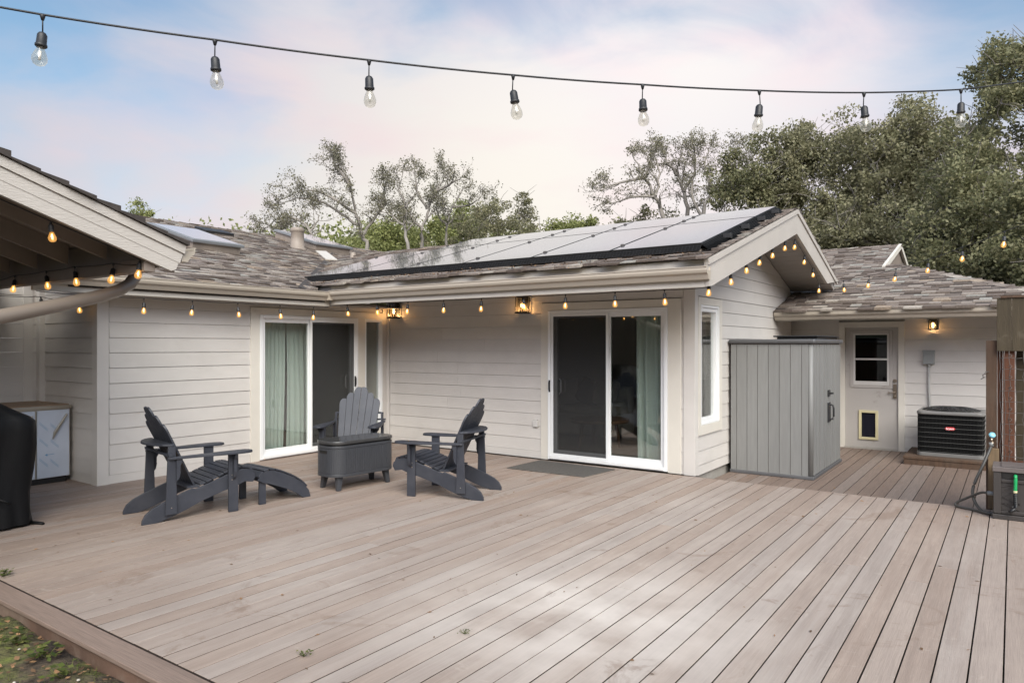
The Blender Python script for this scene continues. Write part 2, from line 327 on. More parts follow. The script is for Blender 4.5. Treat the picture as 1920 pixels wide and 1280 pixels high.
def ground_mat():
    m = bpy.data.materials.new('lawn_soil'); m.use_nodes = True; t = m.node_tree; b = t.nodes['Principled BSDF']; N = t.nodes.new; l = t.links.new
    co = N('ShaderNodeTexCoord'); n = N('ShaderNodeTexNoise'); n.inputs['Scale'].default_value = 2.2; n.inputs['Detail'].default_value = 9; n.inputs['Roughness'].default_value = .65; l(co.outputs['Object'], n.inputs[0])
    r = N('ShaderNodeValToRGB'); l(n.outputs[0], r.inputs[0]); e = r.color_ramp.elements
    e[0].position = .36; e[0].color = (.035, .024, .018, 1); e[1].position = .66; e[1].color = (.12, .135, .03, 1); q = e.new(.5); q.color = (.075, .055, .035, 1)
    l(r.outputs[0], b.inputs['Base Color']); b.inputs['Roughness'].default_value = .95
    n2_ = N('ShaderNodeTexNoise'); n2_.inputs['Scale'].default_value = 25; n2_.inputs['Detail'].default_value = 8; l(co.outputs['Object'], n2_.inputs[0])
    bp = N('ShaderNodeBump'); bp.inputs['Strength'].default_value = 1; bp.inputs['Distance'].default_value = .03; l(n2_.outputs[0], bp.inputs['Height']); l(bp.outputs[0], b.inputs['Normal'])
    return m
GROUND = ground_mat()
HILLM = mat('hill_scrub', (.05, .062, .028), .95, var=.5, vscale=.6, bump=1, bscale=2)

# ---------------------------------------------------------------- mesh helpers
class MB:
    def __init__(s): s.v = []; s.f = []; s.m = []; s.sm = []; s.mi = 0
    def face(s, idx, smooth=False): s.f.append(tuple(idx)); s.m.append(s.mi); s.sm.append(smooth)
    def add(s, vs, fs, smooth=False):
        o = len(s.v); s.v += [tuple(p) for p in vs]
        for f in fs: s.face([i + o for i in f], smooth)
    def box(s, x0, x1, y0, y1, z0, z1):
        x0, x1 = min(x0, x1), max(x0, x1); y0, y1 = min(y0, y1), max(y0, y1); z0, z1 = min(z0, z1), max(z0, z1)
        s.add([(x0, y0, z0), (x1, y0, z0), (x1, y1, z0), (x0, y1, z0), (x0, y0, z1), (x1, y0, z1), (x1, y1, z1), (x0, y1, z1)],
              [(0, 3, 2, 1), (4, 5, 6, 7), (0, 1, 5, 4), (1, 2, 6, 5), (2, 3, 7, 6), (3, 0, 4, 7)]); return s
    def prism(s, poly, f, t0, t1):        # poly of (a,b); f(a,b,t) -> xyz
        n = len(poly); vs = [f(a_, b_, t0) for a_, b_ in poly] + [f(a_, b_, t1) for a_, b_ in poly]
        s.add(vs, [tuple(range(n))[::-1], tuple(range(n, 2 * n))] + [(i, (i + 1) % n, n + (i + 1) % n, n + i) for i in range(n)]); return s
    def tube(s, pts, r, n=8, cap=True):
        pts = [Vector(p) for p in pts]; rs = r if isinstance(r, (list, tuple)) else [r] * len(pts); o = len(s.v); up = Vector((0, 0, 1))
        for i, p in enumerate(pts):
            d = (pts[min(i + 1, len(pts) - 1)] - pts[max(i - 1, 0)]).normalized()
            a_ = d.cross(up if abs(d.z) < .95 else Vector((1, 0, 0))).normalized(); b_ = d.cross(a_).normalized()
            for k in range(n):
                t = 2 * math.pi * k / n; q = p + (a_ * math.cos(t) + b_ * math.sin(t)) * rs[i]; s.v.append(tuple(q))
        for i in range(len(pts) - 1):
            for k in range(n): s.face((o + i * n + k, o + i * n + (k + 1) % n, o + (i + 1) * n + (k + 1) % n, o + (i + 1) * n + k), True)
        if cap:
            s.face([o + k for k in range(n)][::-1]); s.face([o + (len(pts) - 1) * n + k for k in range(n)])
        return s
    def lathe(s, prof, n=12, c=(0, 0, 0)):   # prof of (r,z)
        o = len(s.v)
        for r, z_ in prof:
            for k in range(n):
                t = 2 * math.pi * k / n; s.v.append((c[0] + r * math.cos(t), c[1] + r * math.sin(t), c[2] + z_))
        for i in range(len(prof) - 1):
            for k in range(n): s.face((o + i * n + k, o + i * n + (k + 1) % n, o + (i + 1) * n + (k + 1) % n, o + (i + 1) * n + k), True)
        s.face([o + k for k in range(n)][::-1]); s.face([o + (len(prof) - 1) * n + k for k in range(n)]); return s
    def beam(s, p, q, w, h, up=(0, 0, 1)):
        p = Vector(p); q = Vector(q); d = (q - p).normalized(); a_ = d.cross(Vector(up)).normalized(); b_ = a_.cross(d).normalized()
        c = [(-1, -1), (1, -1), (1, 1), (-1, 1)]
        s.add([p + a_ * w / 2 * i + b_ * h / 2 * j for i, j in c] + [q + a_ * w / 2 * i + b_ * h / 2 * j for i, j in c],
              [(0, 3, 2, 1), (4, 5, 6, 7), (0, 1, 5, 4), (1, 2, 6, 5), (2, 3, 7, 6), (3, 0, 4, 7)]); return s
    def pieces(s, tol=.012):      # separate runs of touching faces
        n = len(s.v); par = list(range(n))
        def fd(i):
            while par[i] != i: par[i] = par[par[i]]; i = par[i]
            return i
        for f in s.f:
            for i in f[1:]: par[fd(i)] = fd(f[0])
        g = {}
        for i in range(n): g.setdefault(fd(i), []).append(i)
        bb = {k: [(min(s.v[i][a] for i in v), max(s.v[i][a] for i in v)) for a in range(3)] for k, v in g.items()}
        ks = list(g); gp = {k: k for k in ks}
        def fg(k):
            while gp[k] != k: k = gp[k]
            return k
        for i, a in enumerate(ks):
            for c in ks[i + 1:]:
                if all(bb[a][d][0] - tol <= bb[c][d][1] and bb[c][d][0] - tol <= bb[a][d][1] for d in range(3)): gp[fg(c)] = fg(a)
        res = {}
        for f, m, q in zip(s.f, s.m, s.sm): res.setdefault(fg(fd(f[0])), []).append((f, m, q))
        out_ = []
        for fl in res.values():
            r = MB(); mp_ = {}
            for f, m, q in fl:
                idx = []
                for i in f:
                    if i not in mp_: mp_[i] = len(r.v); r.v.append(s.v[i])
                    idx.append(mp_[i])
                r.f.append(tuple(idx)); r.m.append(m); r.sm.append(q)
            out_.append(r)
        return out_
    def each(s, name, mats, **k):
        return [p.build(name, mats, **k) for p in s.pieces()]
    def build(s, name, mats, parent=None, world=False, bevel=0, loc=None, label=None, rot=None):
        me = bpy.data.meshes.new(name); vs = s.v
        if world and parent is not None:
            o = parent
            off = Vector((0, 0, 0))
            while o is not None: off += o.location; o = o.parent
            vs = [tuple(Vector(p) - off) for p in vs]
        me.from_pydata(vs, [], s.f); mats = mats if isinstance(mats, (list, tuple)) else [mats]
        for m in mats: me.materials.append(m)
        me.polygons.foreach_set('material_index', s.m); me.polygons.foreach_set('use_smooth', s.sm)
        bm = bmesh.new(); bm.from_mesh(me)
        bmesh.ops.recalc_face_normals(bm, faces=bm.faces)
        if bevel:
            ed = [e_ for e_ in bm.edges if len(e_.link_faces) == 2 and e_.calc_face_angle(0) > .6]
            bmesh.ops.bevel(bm, geom=ed, offset=bevel, segments=2, affect='EDGES', profile=.5, clamp_overlap=True)
        bm.to_mesh(me); bm.free(); me.update()
        ob = bpy.data.objects.new(name, me); C.objects.link(ob); ob.parent = parent
        if loc: ob.location = loc
        if rot: ob.rotation_euler = rot
        if label: ob['label'] = label
        return ob
def thing(name, label, cat, loc=(0, 0, 0), rz=0, group=None):
    o = bpy.data.objects.new(name, None); C.objects.link(o); o.location = loc; o.rotation_euler = (0, 0, rz); o.empty_display_size = .1
    o['label'] = label; o['category'] = cat
    if group: o['group'] = group
    return o
def tag(o, label, cat, group=None):
    o['label'] = label; o['category'] = cat
    if group: o['group'] = group
    return o
def kind(o, k='structure'): o['kind'] = k; return o
def dup(root, loc, rz, label, group=None):
    r = root.copy(); C.objects.link(r); r.location = loc; r.rotation_euler = (0, 0, rz); r['label'] = label
    if group: r['group'] = group
    for ch in list(root.children):
        c = ch.copy(); C.objects.link(c); c.parent = r
        for g in ch.children:
            d = g.copy(); C.objects.link(d); d.parent = c
    return r
def fm(verts, faces, name, mats, parent=None, loc=None):  # fast quad mesh from numpy
    me = bpy.data.meshes.new(name); nv = len(verts); nf = len(faces)
    me.vertices.add(nv); me.vertices.foreach_set('co', np.asarray(verts, dtype=np.float32).ravel())
    k = faces.shape[1]
    me.loops.add(nf * k); me.loops.foreach_set('vertex_index', faces.ravel().astype(np.int32))
    me.polygons.add(nf); me.polygons.foreach_set('loop_start', np.arange(0, nf * k, k, dtype=np.int32)); me.polygons.foreach_set('loop_total', np.full(nf, k, dtype=np.int32))
    me.update(calc_edges=True); me.materials.append(mats)
    ob = bpy.data.objects.new(name, me); C.objects.link(ob); ob.parent = parent
    if loc: ob.location = loc
    return ob

# ---------------------------------------------------------------- ground, deck
def gz(x, y):
    d = -.577 * x + .817 * y; r = .817 * x + .577 * y
    h = -.24 if y > 1.75 else -.095
    if d > 34: h += 10.5 * min(1, (d - 34) / 40) ** 1.3 * (1 if r < 0 else max(0, 1 - r / 60))
    if d < -6: h += 13 * min(1, (-6 - d) / 22) ** .9  # unseen rise behind the camera, added so the glass reflects dark green
    return h
xs = sorted(set([round(-6.4 + i * .16, 3) for i in range(26)] + [-260, -200, -160] + list(range(-130, 131, 5)) + [160, 200, 260])); ys = sorted(set([round(-.5 + i * .16, 3) for i in range(13)] + [1.62, 1.745, 1.80, 1.9] + [-260, -200, -160] + list(range(-130, 131, 5)) + [160, 200, 260]))
vs = []; fs = []
for y in ys:
    for x in xs:
        fine = -6.5 < x < -2.3 and -.6 < y < 2.2
        vs.append((x, y, gz(x, y) + (random.uniform(-.02, .02) if fine else 0)))
nx = len(xs)
for j in range(len(ys) - 1):
    for i in range(nx - 1): fs.append((j * nx + i, j * nx + i + 1, (j + 1) * nx + i + 1, (j + 1) * nx + i))
g = fm(np.array(vs), np.array(fs), 'ground', GROUND); kind(g); g.data.materials.append(HILLM)
for p in g.data.polygons:
    c = p.center; d = -.577 * c.x + .817 * c.y
    p.use_smooth = True
    if d < -6 or d > 20: p.material_index = 1

def boards(x0, x1, y0, y1, z, name, m, w=.1303, gap=.0072, joints=True, seed=1):
    rg = random.Random(seed); b = MB(); x = x0
    while x < x1:
        y = y0; cuts = [y0]
        if joints:
            c = y0 + rg.choice((2.2, 3.7, 5.1, 9, 9)) + rg.uniform(-.25, .25)
            while c < y1 - .5: cuts.append(c); c += 4.88
        cuts.append(y1)
        for a_, c_ in zip(cuts[:-1], cuts[1:]):
            c2 = c_ - (.002 if c_ < y1 else 0); e_ = .0012; xw = x + w; zz = z + rg.uniform(-.0012, .0012)
            b.add([(x, a_, zz - .002), (xw, a_, zz - .002), (xw - e_, a_ + e_, zz), (x + e_, a_ + e_, zz), (x, c2, zz - .002), (xw, c2, zz - .002), (xw - e_, c2 - e_, zz), (x + e_, c2 - e_, zz)],
                  [(3, 2, 6, 7), (0, 3, 7, 4), (2, 1, 5, 6), (0, 1, 2, 3), (4, 7, 6, 5)])
            b.mi = 1; b.add([(x + .0004, a_ + .0004, zz - .024), (xw - .0004, a_ + .0004, zz - .024), (xw - .0004, a_ + .0004, zz - .0021), (x + .0004, a_ + .0004, zz - .0021), (x + .0004, c2 - .0004, zz - .024), (xw - .0004, c2 - .0004, zz - .024), (xw - .0004, c2 - .0004, zz - .0021), (x + .0004, c2 - .0004, zz - .0021)],
                  [(0, 1, 2, 3), (4, 7, 6, 5), (0, 3, 7, 4), (1, 5, 6, 2), (0, 4, 5, 1)]); b.mi = 0
        x += w + gap
    return kind(b.build(name, [m, EDGE]))
EDGE = mat('board_edge', (.030, .020, .015), .9)
boards(-9.66, 5.2, 1.889, 8.085, 0, 'deck', DECK)
boards(-3.09, 3.0, 8.125, 12.72, -.13, 'lower_deck', DECKL, joints=False, seed=4)
b = MB(); b.box(-9.66, 5.2, 8.087, 8.121, -.24, -.004); kind(b.build('deck_step_riser', DECKL, bevel=.003))
b = MB(); b.box(-9.66, 5.2, 1.735, 1.875, -.024, .001); kind(b.build('deck_border', BORD, bevel=.004))
b = MB(); b.box(-9.6, 5.2, 1.75, 1.775, -.235, -.028); kind(b.build('deck_skirt', TERRA))

# ---------------------------------------------------------------- the house
house = thing('house', 'single storey greige house with clapboard siding, sliding doors and mottled shingle roofs round the deck', 'house', (-8.27, 8.18, 0))
HW = dict(parent=house, world=True)
COURSE, C0 = .1713, .100
def siding(name, mapf, u0, u1, z0, z1, m=SIDING, lo=None, hi=None, c0=C0):
    """mapf(u, out, z) -> xyz; lo/hi(z) optional limits of u"""
    b = MB(); k = math.floor((z0 - c0) / COURSE)
    while c0 + k * COURSE < z1:
        a_ = max(z0, c0 + k * COURSE); t_ = min(z1, c0 + (k + 1) * COURSE); k += 1
        if t_ - a_ < .004: continue
        ua0, ua1 = (lo(a_) if lo else u0), (hi(a_) if hi else u1); ub0, ub1 = (lo(t_) if lo else u0), (hi(t_) if hi else u1)
        if ua1 - ua0 < .02: continue
        if ub1 < ub0: ub0 = ub1 = (ub0 + ub1) / 2
        fa = (a_ - (c0 + (k - 1) * COURSE)) / COURSE; fb = (t_ - (c0 + (k - 1) * COURSE)) / COURSE
        oa = .014 - .009 * fa; ob_ = .014 - .009 * fb
        t_ -= .0024 if t_ - a_ > .03 else 0
        # random butt joints keep the boards different in tone
        cuts = [0, 1]
        if ua1 - ua0 > 2.2: cuts = [0, random.uniform(.3, .7), 1]
        for s0, s1 in zip(cuts[:-1], cuts[1:]):
            g2 = .0006 / (ua1 - ua0) if s0 > 0 else 0; s0 += g2
            A0 = ua0 + (ua1 - ua0) * s0; A1 = ua0 + (ua1 - ua0) * s1; B0 = ub0 + (ub1 - ub0) * s0; B1 = ub0 + (ub1 - ub0) * s1
            b.add([mapf(A0, oa, a_), mapf(A1, oa, a_), mapf(B1, ob_, t_), mapf(B0, ob_, t_), mapf(A0, -.02, a_), mapf(A1, -.02, a_), mapf(B1, -.02, t_), mapf(B0, -.02, t_)],
                  [(0, 1, 2, 3), (4, 7, 6, 5), (0, 4, 5, 1), (3, 2, 6, 7), (0, 3, 7, 4), (1, 5, 6, 2)])
    return b
XL, YA, XG, YB = -8.27, 8.18, -3.12, 12.75
mL = lambda u, o, z_: (XL + o, u, z_)
mA = lambda u, o, z_: (u, YA - o, z_)
mG = lambda u, o, z_: (XG + o, u, z_)
mB = lambda u, o, z_: (u, YB - o, z_)
mS = lambda u, o, z_: (u, 3.77 - o, z_)
mK = lambda u, o, z_: (-9.7 + o, u, z_)
def join(*bs):
    r = MB()
    for b in bs:
        o = len(r.v); r.v += b.v; r.f += [tuple(i + o for i in f) for f in b.f]; r.m += b.m; r.sm += b.sm
    return r
def wall(name, *bs, **k): return join(*bs).each(name, SIDING, **HW, **k)
# left wing wall
wall('wall', siding('', mL, 3.88, 5.675, .100, 2.2), siding('', mL, 5.675, 8.08, 2.07, 2.2), siding('', mL, 7.70, 8.08, 0.1, .15))
# alcove walls
wall('wall', siding('', mS, -9.6, -8.37, 0, 2.3)); wall('wall', siding('', mK, -1.2, 3.705, 0, 2.9))
# wall under the deep eave
wall('wall', siding('', mA, -8.17, -5.28, .100, 2.68), siding('', mA, -5.28, -3.25, 2.13, 2.68), siding('', mA, -3.28, -3.235, 0.0, 2.13),)
SL = .2926
rt = lambda Y: 2.40 + SL * (Y - 6.66) if Y < 10.1 else 3.4066 - SL * (Y - 10.1)      # roof top of the wing
glo = lambda z_: max(8.27, (z_ - 2.40 + .17) / SL + 6.66)
ghi = lambda z_: min(12.7, 10.1 + (3.4066 - .17 - z_) / SL)
wall('wall', siding('', mG, 8.27, 12.7, -.02, .455), siding('', mG, 9.125, 12.7, .455, 2.15), siding('', mG, 8.27, 12.7, 2.15, 3.23, lo=glo, hi=ghi))
# back wing wall
wall('wall', siding('', mB, -3.4, -2.36, -.13, 2.0), siding('', mB, -1.40, 2.6, -.13, 2.0))
# corner boards, skirt boards
b = MB(); b.box(XL - .10, XL + .024, 3.745, 3.87, 0, 2.14); b.box(XL - .10, XL + .024, 8.085, 8.17, 0, 2.2); b.box(XL + .026, XL + .09, YA - .022, YA + .02, 0, 2.66)
b.box(-9.72, -9.60, 3.70, 3.768, 0, 2.3); b.box(-9.699, -9.678, 3.56, 3.66, 0, 2.3)
b.box(XG - .12, XG + .024, YA - .024, YA + .085, -.005, 2.66); pass
b.each('corner_trim', CORNER, **HW, bevel=.002)
b = MB(); b.box(XL - .01, XL + .012, 3.872, 5.67, 0.002, .098); b.box(-8.17, -5.285, YA - .012, YA + .01, .002, .098)
b.each('skirt_board', CORNER, **HW)
b = MB(); b.box(XG - .2, XG - .035, 8.2, 12.7, -.2, -.022); b.box(-3.1, 2.6, YB + .0, YB + .1, -.2, -.131); b.each('foundation', CONC, **HW)

def frame_rect(b, mapf, u0, u1, z0, z1, w, o0, o1, wb=None, wt=None):
    wb = w if wb is None else wb; wt = w if wt is None else wt
    def bx(a0, a1, c0, c1):
        p, q = mapf(a0, o0, c0), mapf(a1, o1, c1); b.box(p[0], q[0], p[1], q[1], p[2], q[2])
    bx(u0, u0 + w, z0, z1); bx(u1 - w, u1, z0, z1)
    if wb: bx(u0 + w, u1 - w, z0, z0 + wb)
    if wt: bx(u0 + w, u1 - w, z1 - wt, z1)
def boxm(b, mapf, u0, u1, z0, z1, o0, o1):
    p, q = mapf(u0, o0, z0), mapf(u1, o1, z1); b.box(p[0], q[0], p[1], q[1], p[2], q[2])

# trim round the big openings
b = MB(); boxm(b, mL, 5.675, 5.81, .0, 2.06, -.02, .026); boxm(b, mL, 5.81, 8.083, 1.965, 2.06, -.02, .026); boxm(b, mL, 7.555, 7.70, .0, 1.965, -.02, .026)
boxm(b, mL, 7.70, 8.083, .0, .235, -.02, .026)
boxm(b, mA, -5.28, -5.165, .0, 2.12, -.02, .026); boxm(b, mA, -5.165, -3.44, 2.02, 2.12, -.02, .026); boxm(b, mA, -3.44, -3.275, .0, 2.12, -.02, .026)
boxm(b, mG, 8.27, 8.355, .46, 2.14, -.02, .028); boxm(b, mG, 9.03, 9.12, .46, 2.14, -.02, .028); boxm(b, mG, 8.355, 9.03, 2.05, 2.14, -.02, .028); boxm(b, mG, 8.355, 9.03, .46, .575, -.02, .028)
boxm(b, mB, -2.36, -2.27, -.13, 1.93, -.02, .03); boxm(b, mB, -1.49, -1.40, -.13, 1.93, -.02, .03); boxm(b, mB, -2.27, -1.49, 1.84, 1.93, -.02, .03)
b.each('opening_trim', TRIM, **HW, bevel=.002)

def slider(mapf, u0, u1, z0, z1, split, screen_right, handle_u, sgn=1):
    """sliding door: vinyl frame > panes, screen, handle"""
    b = MB(); frame_rect(b, mapf, u0, u1, z0, z1, .045, -.10, .035, wb=.05)
    boxm(b, mapf, u0 + .045, u1 - .045, z0 + .012, z0 + .05, .035, .05)
    f = b.build('sliding_door', VINYL, **HW, bevel=.003)
    a0, a1 = u0 + .045, split + .02; c0, c1 = split - .02, u1 - .045
    # fixed/sliding sashes: the one behind the screen sits deeper
    for (p0, p1, o_) in ((a0, a1, -.03 if not screen_right else .0), (c0, c1, .0 if not screen_right else -.03)):
        q = MB(); frame_rect(q, mapf, p0, p1, z0 + .05, z1 - .045, .055, o_ - .035, o_, wb=.075); q.build('sash', VINYL, parent=f, world=True, bevel=.003)
        q = MB(); boxm(q, mapf, p0 + .05, p1 - .05, z0 + .12, z1 - .095, o_ - .021, o_ - .015); q.build('pane', GLASS, parent=f, world=True)
    p0, p1 = (c0, c1) if screen_right else (a0, a1)
    q = MB(); frame_rect(q, mapf, p0 + .004, p1, z0 + .052, z1 - .047, .032, .012, .030); q.build('screen_frame', VINYL, parent=f, world=True, bevel=.002)
    q = MB(); boxm(q, mapf, p0 + .034, p1 - .03, z0 + .08, z1 - .075, .0195, .0205); q.build('screen_mesh', SCREEN, parent=f, world=True)
    q = MB(); boxm(q, mapf, handle_u - .013, handle_u + .013, .92, 1.08, .030, .042); boxm(q, mapf, handle_u - .008, handle_u + .008, .945, 1.055, .042, .058); q.build('handle', BLACKP, parent=f, world=True, bevel=.003)
    q = MB(); hu = handle_u + .13 * sgn; pts = [mapf(hu, -.012, 1.10), mapf(hu + .035 * sgn, .008, 1.08), mapf(hu + .035 * sgn, .008, .92), mapf(hu, -.012, .90)]
    q.tube(pts, .009, 6); q.build('pull', VINYL, parent=f, world=True)
    return f
slider(mL, 5.812, 7.553, .012, 1.963, 6.665, True, 7.49, -1)
slider(mA, -5.163, -3.442, .012, 2.018, -4.27, False, -5.135, 1)

def window(mapf, u0, u1, z0, z1, sash=.05, name='window', glass=GLASS):
    b = MB(); frame_rect(b, mapf, u0, u1, z0, z1, .03, -.09, .022); f = b.build(name, VINYL, **HW, bevel=.003)
    b = MB(); frame_rect(b, mapf, u0 + .03, u1 - .03, z0 + .03, z1 - .03, sash, -.06, .004); b.build('sash', VINYL, parent=f, world=True, bevel=.004)
    b = MB(); boxm(b, mapf, u0 + .03 + sash - .004, u1 - .03 - sash + .004, z0 + .03 + sash - .004, z1 - .03 - sash + .004, -.036, -.03); b.build('pane', glass, parent=f, world=True)
    return f
window(mL, 7.702, 8.081, .237, 1.963, .018)
window(mG, 8.357, 9.028, .577, 2.048, .05)

# back door with lite, pet door, lock
b = MB(); boxm(b, mB, -2.268, -2.17, -.105, 1.838, -.05, -.012); boxm(b, mB, -1.60, -1.492, -.105, 1.838, -.05, -.012); boxm(b, mB, -2.17, -1.60, 1.76, 1.838, -.05, -.012)
boxm(b, mB, -2.17, -1.60, .49, .885, -.05, -.012); boxm(b, mB, -2.17, -2.06, .03, .49, -.05, -.012); boxm(b, mB, -1.785, -1.60, .03, .49, -.05, -.012); boxm(b, mB, -2.17, -1.60, -.105, .03, -.05, -.012)
door = b.build('back_door', DOORP, **HW)
b = MB(); frame_rect(b, mB, -2.195, -1.575, .86, 1.79, .05, -.012, .002); b.build('lite_moulding', DOORP, parent=door, world=True, bevel=.004)
b = MB(); frame_rect(b, mB, -2.145, -1.625, .905, 1.745, .026, -.03, .008); boxm(b, mB, -2.119, -1.651, 1.31, 1.34, -.03, .008); boxm(b, mB, -2.119, -1.651, .931, .968, -.03, -.004)
b.build('window_frame', LOUT, parent=door, world=True, bevel=.002)
b = MB(); boxm(b, mB, -2.12, -1.65, .93, 1.72, -.04, -.034); b.build('pane', GLASSD, parent=door, world=True)
b = MB(); frame_rect(b, mB, -2.065, -1.78, .02, .495, .04, -.02, .012); b.build('pet_door_frame', CREAM, parent=door, world=True, bevel=.004)
b = MB(); boxm(b, mB, -2.03, -1.815, .055, .46, -.035, -.028); b.build('pet_flap', FLAP, parent=door, world=True)
b = MB(); b.mi = 0; boxm(b, mB, -1.565, -1.515, .70, .93, -.012, .012); b.tube([mB(-1.54, .0, .74), mB(-1.54, .035, .74)], .016, 10); b.tube([mB(-1.54, .035, .80), mB(-1.63, .04, .795)], .008, 8)
b.tube([mB(-1.54, .01, .80), mB(-1.54, .04, .80)], .010, 8); b.tube([mB(-1.54, -.012, .985), mB(-1.54, .012, .985)], .030, 14); b.build('lock_handle', BRONZE, parent=door, world=True, bevel=.002)
b = MB(); boxm(b, mB, -2.27, -1.49, -.13, -.105, -.06, .05); b.build('threshold', CONC, **HW)

# rooms behind the glass
def room(x0, x1, y0, y1, z1, openings):
    b = MB(); t = .06
    for face in 'WENS':
        ops = openings.get(face)
        if face in 'WE':
            x = x0 if face == 'W' else x1; xx = (x - t, x) if face == 'W' else (x, x + t)
            segs = [(y0, y1, 0, z1)] if not ops else None
            if ops:
                segs = []; c = y0
                for (a_, d_, za, zb) in ops: segs += [(c, a_, 0, z1), (a_, d_, 0, za), (a_, d_, zb, z1)]; c = d_
                segs.append((c, y1, 0, z1))
            for a_, d_, za, zb in segs:
                if d_ - a_ > .001 and zb - za > .001: b.box(*xx, a_, d_, za, zb)
        else:
            y = y0 if face == 'S' else y1; yy = (y - t, y) if face == 'S' else (y, y + t)
            segs = [(x0, x1, 0, z1)] if not ops else None
            if ops:
                segs = []; c = x0
                for (a_, d_, za, zb) in ops: segs += [(c, a_, 0, z1), (a_, d_, 0, za), (a_, d_, zb, z1)]; c = d_
                segs.append((c, x1, 0, z1))
            for a_, d_, za, zb in segs:
                if d_ - a_ > .001 and zb - za > .001: b.box(a_, d_, *yy, za, zb)
    b.box(x0 - t, x1 + t, y0 - t, y1 + t, z1 + .001, z1 + .05)
    b.build('interior_wall', INT, **HW)
    b = MB(); b.box(x0 - t, x1 + t, y0 - t, y1 + t, -.06, -.002); b.build('interior_floor', INTF, **HW)
room(-13.0, -8.43, 4.6, 8.10, 2.15, {'E': [(5.80, 7.57, .0, 2.0), (7.69, 8.09, .22, 2.0)]})
room(-7.9, -3.28, 8.34, 12.4, 2.3, {'S': [(-5.18, -3.43, 0, 2.05)], 'E': [(8.345, 9.04, .56, 2.06)], 'N': [(-5.0, -3.6, .9, 2.1)]})  # N opening is added out of view to let daylight into the room
room(-2.6, -1.3, 12.87, 14.4, 2.2, {'S': [(-2.2, -1.55, .02, 1.8)]})

# ---- roofs: shingles laid tab by tab
def shingles(b, P0, ud, vd, vlen, ulo, uhi, expo=.18, seed=1, wmin=.11, wmax=.23, nrm=None):
    rg = random.Random(seed); P0 = Vector(P0); ud = Vector(ud).normalized(); vd = Vector(vd).normalized(); n = nrm or ud.cross(vd)
    if n.z < 0: n = -n
    v = 0.; k = 0
    while v < vlen - .02:
        a_, c_ = ulo(v), uhi(v); u = a_ - (rg.random() * .15 if k % 2 else 0); ve = min(v + expo * 1.35, vlen + .01)
        while u < c_:
            w = rg.uniform(wmin, wmax); u0 = max(u, a_); u1 = min(u + w, c_)
            if u1 - u0 > .015:
                drop = rg.random() < .5; t = rg.choice((.012, .020, .030)); e0 = rg.uniform(-.006, .006) - (.058 if drop else 0); t = t if not drop else t + .010
                f = lambda uu, vv, h: P0 + ud * uu + vd * vv + n * h
                g_ = .003
                b.add([f(u0, v + e0, .001), f(u1 - g_, v + e0, .001), f(u1 - g_, v + e0, t), f(u0, v + e0, t), f(u1 - g_, ve, .006), f(u0, ve, .006)],
                      [(0, 1, 2, 3), (3, 2, 4, 5), (0, 3, 5), (1, 4, 2)])
            u += w
        if v > .01:          # dark strip: shadow-line granules plus painted shade below the tab butts
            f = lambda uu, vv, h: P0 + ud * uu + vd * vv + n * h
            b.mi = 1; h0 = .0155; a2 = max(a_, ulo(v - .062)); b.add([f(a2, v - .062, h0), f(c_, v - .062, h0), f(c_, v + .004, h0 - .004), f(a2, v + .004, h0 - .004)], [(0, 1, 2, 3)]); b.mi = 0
        v += expo; k += 1
# left wing roof: plane rising towards -X
k1 = .29; e1 = (-7.86, 0, 2.285)
vl1 = 6.1 * math.sqrt(1 + k1 * k1)
b = MB(); cosk = 1 / math.sqrt(1 + k1 * k1)
def uhi1(v):
    X = -7.86 - v * cosk; z_ = 2.285 + k1 * v * cosk     # stops at the valley with the deck wing
    Yv = 6.66 + (z_ - 2.40) / SL
    return min(13.75, Yv + .12) if Yv < 10.1 else 13.75
shingles(b, (-7.86, 0, 2.285), (0, 1, 0), (-1, 0, k1), vl1, lambda v: 3.32, uhi1, seed=3)
mq = 1.7
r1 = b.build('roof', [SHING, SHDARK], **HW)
b = MB()
def rs(x): return 2.285 + k1 * (-7.86 - x) - .004
b.prism([(-7.87, rs(-7.87)), (-13.96, rs(-13.96)), (-20.0, rs(-13.96) - 6.04 * k1), (-20., rs(-13.96) - 6.04 * k1 - .13), (-13.96, rs(-13.96) - .13), (-7.87, rs(-7.87) - .13)], lambda p, q, t: (p, t, q), 3.3, 6.6)
b.prism([(-8.9, rs(-8.9)), (-13.96, rs(-13.96)), (-20.0, rs(-13.96) - 6.04 * k1), (-20., rs(-13.96) - 6.04 * k1 - .13), (-13.96, rs(-13.96) - .13), (-8.9, rs(-8.9) - .13)], lambda p, q, t: (p, t, q), 6.6, 13.8)
b.build('roof_deck', SLATE, **HW)
b = MB()
for i in range(48):   # ridge caps
    y = 3.4 + i * .216; h = random.uniform(0, .006)
    b.add([(-13.80, y, rs(-13.80) + .012), (-13.96, y, rs(-13.96) + .03 + h), (-14.12, y, rs(-13.80) + .012), (-13.80, y + .21, rs(-13.80) + .012), (-13.96, y + .23, rs(-13.96) + .02), (-14.12, y + .21, rs(-13.80) + .012)],
          [(0, 1, 4, 3), (1, 2, 5, 4), (0, 2, 1)])
b.build('ridge_cap', SHING, **HW)
